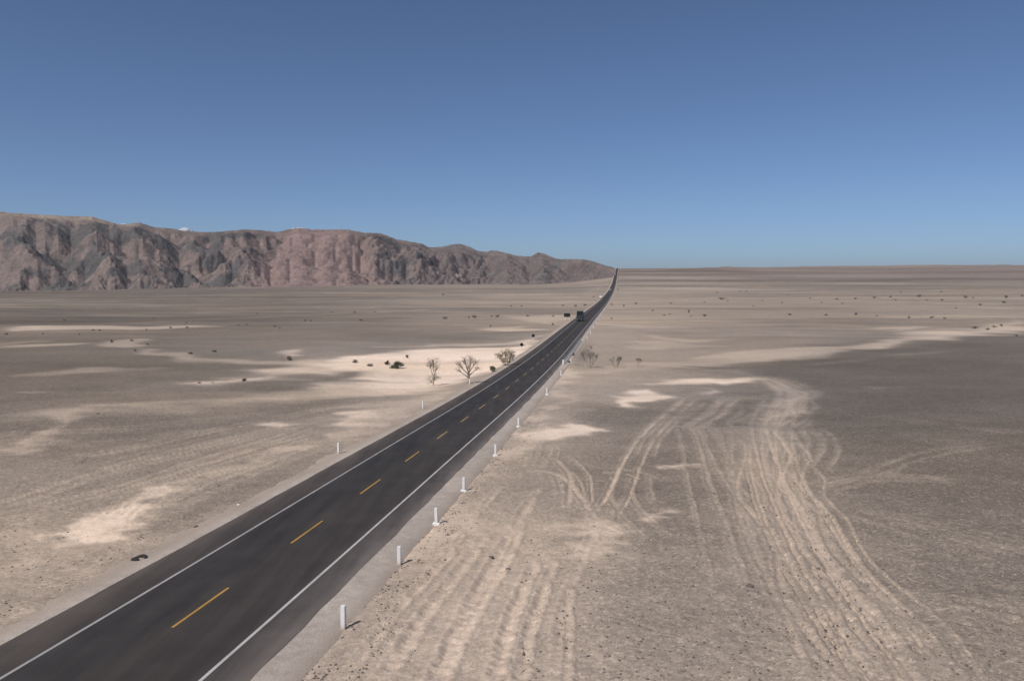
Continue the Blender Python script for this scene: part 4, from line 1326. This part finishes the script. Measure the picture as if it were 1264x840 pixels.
def tree(px_, py_, w_px, h_px, label, seed, leaf=None, per=6, leaf_size=.10, clump=.45, stems=1, levels=5, bark='bark', twig='twig', spread=1.0, up=.55, fork=.25, trunk_r=.10, cat='tree', name='tree', split=(2, 3), twr=1.0):
    X, Y = map(float, at(px_, py_))
    H_, W_ = h_px * Y / 1000, w_px * Y / 1000
    rs = random.Random(seed); rn = np.random.default_rng(seed)
    limbs, twigs, tips = tree_skeleton(rs, H_, spread, stems, levels, up, trunk_r, fork, split)
    al = np.array([tuple(s[1]) for s in limbs + twigs])
    zs = H_ / max(al[:, 2].max(), .1); ctr = np.median(al[:, 0]); xs = W_ / (np.percentile(al[:, 0], 98) - np.percentile(al[:, 0], 2))
    sc = lambda v_: Vector((v_.x * xs, v_.y * xs, v_.z * zs))
    limbs = [(sc(p), sc(q), a, b) for p, q, a, b in limbs]
    twigs = [(sc(p), sc(q), a * twr, b * twr) for p, q, a, b in twigs]
    t = empty(name, (X, Y, gz(X, Y)))
    v_, f_ = tubes_np(limbs, 6); mesh_np('trunk', v_, f_, M[bark], t, smooth=True)
    v_, f_ = tubes_np(twigs, 3); mesh_np('crown', v_, f_, M[twig], t)
    if leaf:
        v_, f_ = leaves_np([sc(x) for x in tips], per, clump, leaf_size, rn)
        mesh_np('foliage', v_, f_, M[leaf], t)
    tag(t, label, cat)
    return t

tree(728, 452.5, 21, 23, 'bare grey fan shaped tree right of the road, largest of a row of three', 15, bark='twig_grey', twig='twig_grey', stems=5, levels=4, spread=.7, up=1.1, fork=.25, trunk_r=.07, twr=1.9)
tree(761, 453, 15, 15, 'small bare tree, middle one of the row of three right of the road', 21, bark='twig_grey', twig='twig_grey', stems=4, levels=4, spread=.7, up=1.1, fork=.25, trunk_r=.05, twr=1.6)
tree(786, 452.5, 6, 11, 'slim upright bare sapling, rightmost of the row of three right of the road', 28, bark='twig_grey', twig='twig_grey', stems=2, levels=4, spread=.45, up=1.2, fork=.3, trunk_r=.05, leaf='leaf_dry', per=1, leaf_size=.06, clump=.2, twr=1.5)
def bush(px_, py_, w_px, h_px, label, seed, leaf, n=2600, size=.10, cat='shrub', lobes=15):
    X, Y = map(float, at(px_, py_))
    H_, W_ = h_px * Y / 1000, w_px * Y / 1000
    rn = np.random.default_rng(seed)
    t = empty('shrub', (X, Y, gz(X, Y)))
    cs, rad = [], []
    stems = []
    for i in range(lobes):
        a = rn.uniform(0, 6.28); rr = rn.uniform(0, .33) * W_
        hh = H_ * rn.uniform(.14, .70) * (1 - .5 * (rr / (.33 * W_)) ** 2)
        c = Vector((math.cos(a) * rr, math.sin(a) * rr, hh)); cs.append(c)
        stems.append((Vector((c.x * .2, c.y * .2, -.1)), c, .05, .02))
        for k_ in range(4):
            e = c + Vector((rn.uniform(-1, 1), rn.uniform(-1, 1), rn.uniform(-.2, 1))) * W_ * .10
            stems.append((c, e, .02, .01))
    v_, f_ = tubes_np(stems, 5); mesh_np('stem', v_, f_, M['bark'], t)
    v_, f_ = leaves_np(cs, n // lobes, W_ * .17, size * .8, rn)
    mesh_np('foliage', v_, f_, M[leaf], t)
    tag(t, label, cat)
    return t
bush(490, 448, 22, 12, 'dense dark green bush on the pale sand left of the road', 3, 'leaf_dark')
bush(478, 444.5, 9, 8, 'small dark green bush touching the left side of the dense green bush', 5, 'leaf_dark', 900)
bush(608, 458.5, 13, 11, 'compact olive green bush at the left shoulder below the yellow shrub', 6, 'leaf_olive', 1800)
bush(457, 446.5, 9, 5, 'low grey green shrub on pale sand, nearest to the dense green bush on its left', 7, 'leaf_dry', 500)
bush(439, 443.5, 10, 6, 'low brown shrub, leftmost of the small shrubs beside the dense green bush', 8, 'leaf_dry', 500)
bush(503, 438, 8, 6, 'faint dry shrub behind the right side of the dense green bush', 9, 'leaf_dry', 300)
bush(708.2, 438.5, 5, 7, 'dark shrub in the dip beneath the middle of the guard rail', 10, 'leaf_dark', 500)
bush(702.2, 447.0, 5, 5, 'dark shrub in the dip beneath the near part of the guard rail', 12, 'leaf_dark', 500)
bush(357, 441, 9, 7, 'dark brown shrub on a small pinkish sand patch, middle of the left plain', 13, 'leaf_dry', 700)
bush(302, 466, 8, 5, 'brown shrub on the long pale sand streak of the left plain', 14, 'leaf_dry', 500)
bush(729.5, 426, 3.5, 4, 'tiny yellowish shrub at the right shoulder beyond the bare grey tree', 16, 'leaf_yellow', 200)

def scrub_tree(px_, py_, h_px, clusters, label, seed, leaf, cat, name, trunk_r=.07, lean=0.0, per=1, leaf_size=.085, trunks=1):
    """clusters: (offset px, height px, width px, depth px, branches): loose twiggy heads hung on a slender trunk"""
    X, Y = map(float, at(px_, py_))
    k_ = Y / 1000
    rs = random.Random(seed); rn = np.random.default_rng(seed)
    t = empty(name, (X, Y, gz(X, Y)))
    limbs, twigs, tips = [], [], []
    for (ox, hz_, w_, d_, nb) in clusters:
        c = Vector((ox * k_, rs.uniform(-.3, .3), hz_ * k_))
        base = Vector((ox * k_ * .12, 0, -.15)) if trunks > 1 or hz_ == max(q[1] for q in clusters) else Vector((0, 0, hz_ * k_ * .45))
        prev = base
        for i in range(1, 5):
            nx_ = base.lerp(c, i / 4) + Vector((rs.uniform(-1, 1), rs.uniform(-1, 1), 0)) * .12
            limbs.append((prev, nx_, trunk_r * (1.15 - i * .16), trunk_r * (1.0 - i * .16))); prev = nx_
        for b_ in range(nb):
            a = rs.uniform(0, 6.28); rr = math.sqrt(rs.uniform(0, 1))
            e = c + Vector((math.cos(a) * rr * w_ / 2 * k_, math.sin(a) * rr * w_ / 2 * k_, rs.uniform(-.5, .5) * d_ * k_))
            s0 = base.lerp(c, rs.uniform(.55, 1.0))
            mid = s0.lerp(e, .5) + Vector((rs.uniform(-1, 1), rs.uniform(-1, 1), rs.uniform(-.2, 1))) * .22
            limbs.append((s0, mid, .035, .024)); twigs.append((mid, e, .022, .012))
            for q in range(4):
                f_ = mid.lerp(e, rs.uniform(.3, 1)); g_ = f_ + Vector((rs.uniform(-1, 1), rs.uniform(-1, 1), rs.uniform(-.3, 1))) * .5
                twigs.append((f_, g_, .014, .008)); tips += [f_, g_]
                tips.append(g_)
    v_, f_ = tubes_np(limbs, 5); mesh_np('trunk', v_, f_, M['twig_grey'], t, smooth=True)
    v_, f_ = tubes_np(twigs, 3); mesh_np('crown', v_, f_, M['twig'], t)
    v_, f_ = leaves_np(tips, per, .3, leaf_size, rn); mesh_np('foliage', v_, f_, M[leaf], t)
    tag(t, label, cat)
scrub_tree(578, 473.5, 37, [(-11, 25, 11, 8, 13), (-5, 31, 11, 8, 14), (3, 32, 11, 8, 15), (10, 28, 11, 9, 13), (-13, 18, 8, 6, 7), (12, 20, 8, 6, 7), (0, 22, 12, 10, 10)], 'bare spreading tree with reddish twigs behind a white post, left of the road', 44, 'twig', 'tree', 'tree', trunk_r=.12, per=1, leaf_size=.035)
scrub_tree(535, 471, 36, [(0, 31, 15, 7, 16), (-5, 26, 12, 5, 9), (4, 22, 10, 6, 8), (1, 10, 17, 9, 16), (-4, 5, 12, 6, 8)], 'thin half bare tree with sparse leaves standing left of the reddish bare tree', 5, 'leaf_olive', 'tree', 'tree', per=1, leaf_size=.07)
scrub_tree(624, 451, 24, [(-8, 13, 12, 9, 16), (0, 17, 12, 9, 18), (8, 16, 12, 9, 16), (-2, 8, 14, 8, 14), (6, 8, 14, 8, 14)], 'tall dusty yellow shrub with loose branches at the left shoulder', 8, 'leaf_yellow', 'shrub', 'shrub', per=2, leaf_size=.10, trunks=5)

# specks on the plain: four shapes, shared meshes
def speck_mesh(seed, n=200, leaf='leaf_dry'):
    rn = np.random.default_rng(seed)
    cs = [Vector((rn.uniform(-.32, .32), rn.uniform(-.32, .32), rn.uniform(.2, .6))) for _ in range(7)]
    v_, f_ = leaves_np(cs, n // 7, .24, .075, rn)
    st = [(Vector((0, 0, -.1)), c, .03, .015) for c in cs]
    v2, f2 = tubes_np(st, 4)
    o = mesh_np('shrub', np.vstack([v_, v2]), np.vstack([f_, f2 + len(v_)]), M[leaf])
    return o
RIGHT_SPECKS = [(891,369,9,3),(870,390,7,4),(820,389,4,2.5),(806,384,3,3),(850,386,3,6),(853,390.5,3,2),(828,374,4,2.5),(870,373,3,2),(898.7,372,3,2),(941,372,3,2),(885,361,3,2),(914,360,3,2),(922,360,2,2),(972.6,364,3,2),(975,388,6,3.2),(1019,390,5,3),(1056,389.5,6,3.5),(1082,391,3,2),(1122,392,5,3.2),(1151,392,6,3.5),(1166,393,4,2.5),(1000,369,3,2),(1014,373,3,2),(1033,370,4,3),(1056,370,4,2.6),(1079,368.5,5,3),(1099,367.5,4,3),(1105,371,3,2),(1134,366.5,6,4),(1144,371,3,2),(1162,360,3,2.4),(1162,371,4,2.6),(1192,368,5,4),(1201,369,3,2),(1210,375,5,3),(1241,368,4,5),(1240,374,6,3),(1262,365.5,4,3),(755,376,4,3),(770.5,377.5,3,4),(784.8,375.5,4,3),(827,388,4,2),(755,393,4,2.4),(763,357.5,2,3.5),(1040,374,3,2),(1180,380,3,2),(930,378,3,2),(965,373,3,2),(1112,361,3,2)]
WASH_SPECKS = [(1203,405,8,4),(1219,406,5,3.5),(1227,402.7,5,3),(1236.5,402,5,3),(1255,414.5,4,3)]
LEFT_SPECKS = [(732.8,367,3,3),(721,376.5,6,2.5),(711,378,6,3),(695,377,4,2.5),(651.4,390,5,3),(682.9,390.5,4,3),(681.9,401,4,3.5),(643.8,378,4,2),(631,378,4,2),(550.7,392.5,8,4),(586.4,391.8,9,4),(578.6,392,3,4),(607,391,4,3),(615,391.8,7,4),(546.9,363.5,3,3),(605.6,402,4,3),(445.6,396,7,2.4),(462,385,3,2),(438,386,4,2.4),(410,386.5,3,2),(714,385.5,4,3.5)]
FARLEFT_SPECKS = [(78.7,396,3,2),(114.6,408,4,2.4),(123,408,4,2.4),(137.9,423.5,5,6),(162.8,421.5,4,4),(167,434.5,4,3),(182,425,4,3),(181,406,3,2),(190,393.5,3,2),(211,405,4,3),(231,405,4,3),(235,437,7,4),(263.5,434.5,8,3.4),(294,401.5,3,2),(304,400.5,4,2),(339,403.5,4,3),(345,404.5,3,2),(377,397,4,2.5),(383.7,397,3,2.5),(246,470,5,3),(121,511,3,2.4),(8,412,5,2.4),(53,412,3,2),(98,413,3,2),(262,470,3,2),(318,388,3,2),(230,398,3,2)]
protos = [speck_mesh(31), speck_mesh(32), speck_mesh(33), speck_mesh(34)]
pi_ = 0
used = [False] * 4
def ordinal(n):
    return '%d%s' % (n, 'th' if 10 <= n % 100 <= 20 else {1: 'st', 2: 'nd', 3: 'rd'}.get(n % 10, 'th'))
def belt(q, grp):
    if 'right plain' in grp: return 'farther belt' if q[1] < 378 else 'nearer belt'
    if 'far left' in grp: return 'farther belt' if q[1] < 416 else 'nearer belt'
    if 'left of the road' in grp: return 'farther belt' if q[1] < 382 else 'nearer belt'
    return 'row'
for lst, label, grp in (
        (RIGHT_SPECKS, 'right plain', 'specks of shrub on the far right plain'),
        (WASH_SPECKS, 'pale wash', 'shrubs along the pale wash'),
        (LEFT_SPECKS, 'plain just left of the road', 'specks of shrub left of the road'),
        (FARLEFT_SPECKS, 'streaked far left plain', 'specks of shrub on the far left plain')):
    for (px_, py_, w_, h_) in lst:
        X, Y = map(float, at(px_, py_))
        k = pi_ % 4; pi_ += 1
        if not used[k]: o = protos[k]; used[k] = True
        else: o = protos[k].copy(); scene.collection.objects.link(o)
        o.location = (X, Y, gz(X, Y)); o.rotation_euler = (0, 0, random.uniform(0, 6.28))
        dist = math.hypot(X, Y)
        o.scale = (w_ * dist / 1000 * .95, w_ * dist / 1000 * .95, h_ * dist / 1000)
        bl = belt((px_, py_), grp)
        rank = 1 + sorted(q[0] + q[1] * 1e-4 for q in lst if belt(q, grp) == bl).index(px_ + py_ * 1e-4)
        kind_ = 'upright' if h_ >= w_ else 'wide dark' if w_ >= 6 else 'small brown' if w_ >= 4 else 'tiny'
        tag(o, f'{kind_} shrub, {ordinal(rank)} from left in {bl} on {label}', 'shrub', grp)

# ------------------------------------------------------------------ scrap of tyre, litter, stones
def torn_tyre():
    X, Y = map(float, at(172, 691))
    t = empty('torn_tyre', (X, Y, gz(X, Y) + .04), 0.5)
    V, Fc = [], []
    n = 26; k = 8
    rs = random.Random(2)
    for i in range(n):
        a = -0.6 + i / (n - 1) * 5.2
        R_ = .50 + rs.uniform(-.04, .04)
        for j in range(k):
            b_ = j / (k - 1) * math.pi * 1.15 - .25
            rr = R_ + .13 * math.cos(b_) * 1.1; z = .10 + .26 * math.sin(b_) + .10 * math.sin(a * 2)
            V.append((math.cos(a) * rr * 1.25, math.sin(a) * rr, max(z, -.05)))
    for i in range(n - 1):
        for j in range(k - 1):
            q = i * k + j; Fc.append((q, q + 1, q + k + 1, q + k))
    o = mesh_np('tread', V, Fc, M['rubber'], t, smooth=True)
    sm = o.modifiers.new('thick', 'SOLIDIFY'); sm.thickness = .03
    t.scale = (.52, .6, .5)
    f = MB()
    f.add([(.3, -.4, 0), (.9, -.35, .05), (1.1, .0, .16), (.7, .1, .12), (.35, -.1, .02), (.85, -.1, -.03)], [(0, 1, 2, 3, 4), (0, 5, 1), (1, 5, 2), (2, 5, 3), (3, 5, 4), (4, 5, 0)])
    f.build('flap', M['rubber'], t)
    tag(t, 'dark torn piece of tyre lying at the edge of the left gravel shoulder', 'tyre scrap')
torn_tyre()

def rock_shape(seed, flat=.62):
    bm = bmesh.new()
    bmesh.ops.create_icosphere(bm, subdivisions=1, radius=1)
    rs = random.Random(seed)
    for v_ in bm.verts:
        v_.co *= rs.uniform(.7, 1.15); v_.co.z *= flat
    bm.verts.index_update()
    V = np.array([v_.co[:] for v_ in bm.verts]); Fc = np.array([[v_.index for v_ in f.verts] for f in bm.faces])
    bm.free()
    return V, Fc

def lone_stone(px_, py_, size, mat, label):
    X, Y = map(float, at(px_, py_))
    V, Fc = rock_shape(int(px_)); 
    o = mesh_np('stone', V * size, Fc, mat)
    o.location = (X, Y, gz(X, Y) + size * .2); o.rotation_euler = (0, 0, px_)
    tag(o, label, 'stone')
lone_stone(294.5, 623, .14, M['post_white'], 'single white stone on the outer edge of the left gravel shoulder')
lone_stone(606, 688, .16, M['stone_dark'], 'dark stone among the furrows, farther left of two on the soft ground')
lone_stone(627, 703.5, .17, M['stone_dark'], 'dark stone among the furrows, nearer right of two on the soft ground')
lone_stone(925, 726, .22, M['stone_dark'], 'larger dark stone on the broad wheel tracks at lower right')
lone_stone(270, 760.0 - 160.5, .14, M['stone_dark'], 'reddish brown stone on the grey flat left of the road')
lone_stone(242, 650.5, .2, M['stone_dark'], 'dark stone just off the left gravel shoulder, up the road from the tyre')

def scatter(name, n, mat, fn, smin, smax, seed):
    rn = np.random.default_rng(seed)
    pos = fn(rn, n)
    n = len(pos)
    shapes = [rock_shape(900 + i) for i in range(6)]
    Vs, Fs, b = [], [], 0
    z = ground_z(pos[:, 0], pos[:, 1])
    size = smin * (smax / smin) ** (rn.random(n) ** 2.2)
    rot = rn.uniform(0, 6.28, n)
    for k_ in range(6):
        sel = np.arange(n) % 6 == k_
        V, Fc = shapes[k_]
        m_ = sel.sum()
        c, s = np.cos(rot[sel])[:, None], np.sin(rot[sel])[:, None]
        x = (V[None, :, 0] * c - V[None, :, 1] * s * .8) * size[sel][:, None] + pos[sel, 0][:, None]
        y = (V[None, :, 0] * s + V[None, :, 1] * c * .8) * size[sel][:, None] + pos[sel, 1][:, None]
        zz = V[None, :, 2] * size[sel][:, None] + z[sel][:, None] + size[sel][:, None] * .2
        Vs.append(np.stack([x, y, zz], -1).reshape(-1, 3))
        Fs.append((Fc[None] + (np.arange(m_) * len(V))[:, None, None]).reshape(-1, 3) + b)
        b += m_ * len(V)
    o = mesh_np(name, np.vstack(Vs), np.vstack(Fs), mat)
    tag(o, kind='stuff')
    return o

def right_field(rn, n):
    # pavement stones right of the tracks, thinning with distance
    py = 500 + 360 * rn.random(n) ** .8; px = rn.uniform(640, 1330, n)
    X, Y = at_fast(px, py)
    keep = lateral(X, Y) > 9
    return np.stack([X, Y], -1)[keep]
def at_fast(px, py):
    """fine near the camera, where the land falls away evenly"""
    Fw = F_PX * CT - (py - 420) * ST; D = F_PX * ST + (py - 420) * CT
    Y = np.full(px.shape, 60.0)
    for _ in range(25): Y = 0.5 * Y + 0.5 * np.interp(Y, _xs, _PR) * Fw / D
    return (px - 632) / Fw * Y, Y
def along_shoulder(a0, a1, y0, y1):
    def fn(rn, n):
        Y = y0 * (y1 / y0) ** rn.random(n)
        a = a0 + (a1 - a0) * rn.random(n) ** 1.5 * np.where(rn.random(n) < .5, .6, 1)
        cl = perlin(Y / 2.2, a / 1.2, 77) + .25 * rn.normal(size=n)
        k_ = cl > .05
        p_ = road_point(Y[k_], a[k_])
        return p_[:, :2]
    return fn
def left_field(rn, n):
    py = 560 + 290 * rn.random(n); px = rn.uniform(-60, 330, n)
    X, Y = at_fast(px, py)
    a = lateral(X, Y)
    cl = perlin(X / 3, Y / 3, 88) + .3 * rn.normal(size=n)
    keep = (a < -8.0) & (cl > 0)
    return np.stack([X, Y], -1)[keep]
tag(scatter('pavement_stones', 3600, M['stone_dark'], right_field, .025, .085, 1), 'loose dark stones scattered over the dark ground right of the tracks', 'stones')
tag(scatter('pale_stones', 2600, M['stone_pale'], right_field, .025, .075, 2), 'loose pale stones scattered over the ground right of the road', 'stones')
tag(scatter('shoulder_rubble', 5200, M['stone_dark'], along_shoulder(6.7, 10.6, 26, 110), .02, .085, 3), 'strip of small dark rubble at the foot of the right gravel shoulder', 'rubble')
tag(scatter('left_rubble', 2600, M['stone_dark'], left_field, .025, .09, 4), 'small dark stones scattered on the flat left of the road', 'stones')

# ------------------------------------------------------------------ small white cloud tops behind the mountains
def cloud(px_, py_, w_px, h_px, seed, label):
    Yc = 14000.0
    sl, Fw = ray_slope(py_)
    X, z = (px_ - 632) / Fw * Yc, CAM_Z + sl * Yc
    rs = random.Random(seed)
    bm = bmesh.new()
    for i in range(12):
        q = rs.uniform(-.5, .5)
        r_ = h_px * Yc / 1000 * rs.uniform(.5, 1.0) * (1 - 1.5 * abs(q))
        if r_ < 8: continue
        m4 = Matrix.Translation((q * w_px * Yc / 1000, rs.uniform(-60, 60), -h_px * Yc / 1000 * .55)) @ Matrix.Diagonal((r_ * 1.6, r_ * 1.3, r_, 1))
        bmesh.ops.create_icosphere(bm, subdivisions=3, radius=1, matrix=m4)
    for v_ in bm.verts:
        v_.co += Vector((rs.uniform(-1, 1), rs.uniform(-1, 1), rs.uniform(-1, 1))) * 2.0
    me = bpy.data.meshes.new('cloud'); bm.to_mesh(me); bm.free()
    me.materials.append(M['cloud'])
    me.polygons.foreach_set('use_smooth', np.full(len(me.polygons), True))
    o = bpy.data.objects.new('cloud', me); link(o); o.location = (X, Yc, z)
    tag(o, label, 'cloud')
cloud(228, 282.6, 24, 5.0, 1, 'small white cloud top peeping over the ridge, largest of the three')
cloud(153, 276.5, 16, 3.0, 2, 'sliver of white cloud over the ridge, leftmost of the three')
cloud(368, 281.2, 20, 2.6, 3, 'faint white cloud over the reddish mountain, rightmost of the three')

# ------------------------------------------------------------------ thin dust in the air
hz = bpy.data.materials.new('haze')
hz.use_nodes = True
hn = hz.node_tree
for n in list(hn.nodes): hn.nodes.remove(n)
ho = hn.nodes.new('ShaderNodeOutputMaterial')
pv = hn.nodes.new('ShaderNodeVolumePrincipled')
pv.inputs['Color'].default_value = (.86, .92, 1, 1)
pv.inputs['Density'].default_value = 0.000022
pv.inputs['Anisotropy'].default_value = 0.2
hn.links.new(pv.outputs[0], ho.inputs['Volume'])
b = MB(); b.box(-12600, 12600, -12600, 12600, -40, 300)
tag(b.build('haze', hz), kind='stuff')
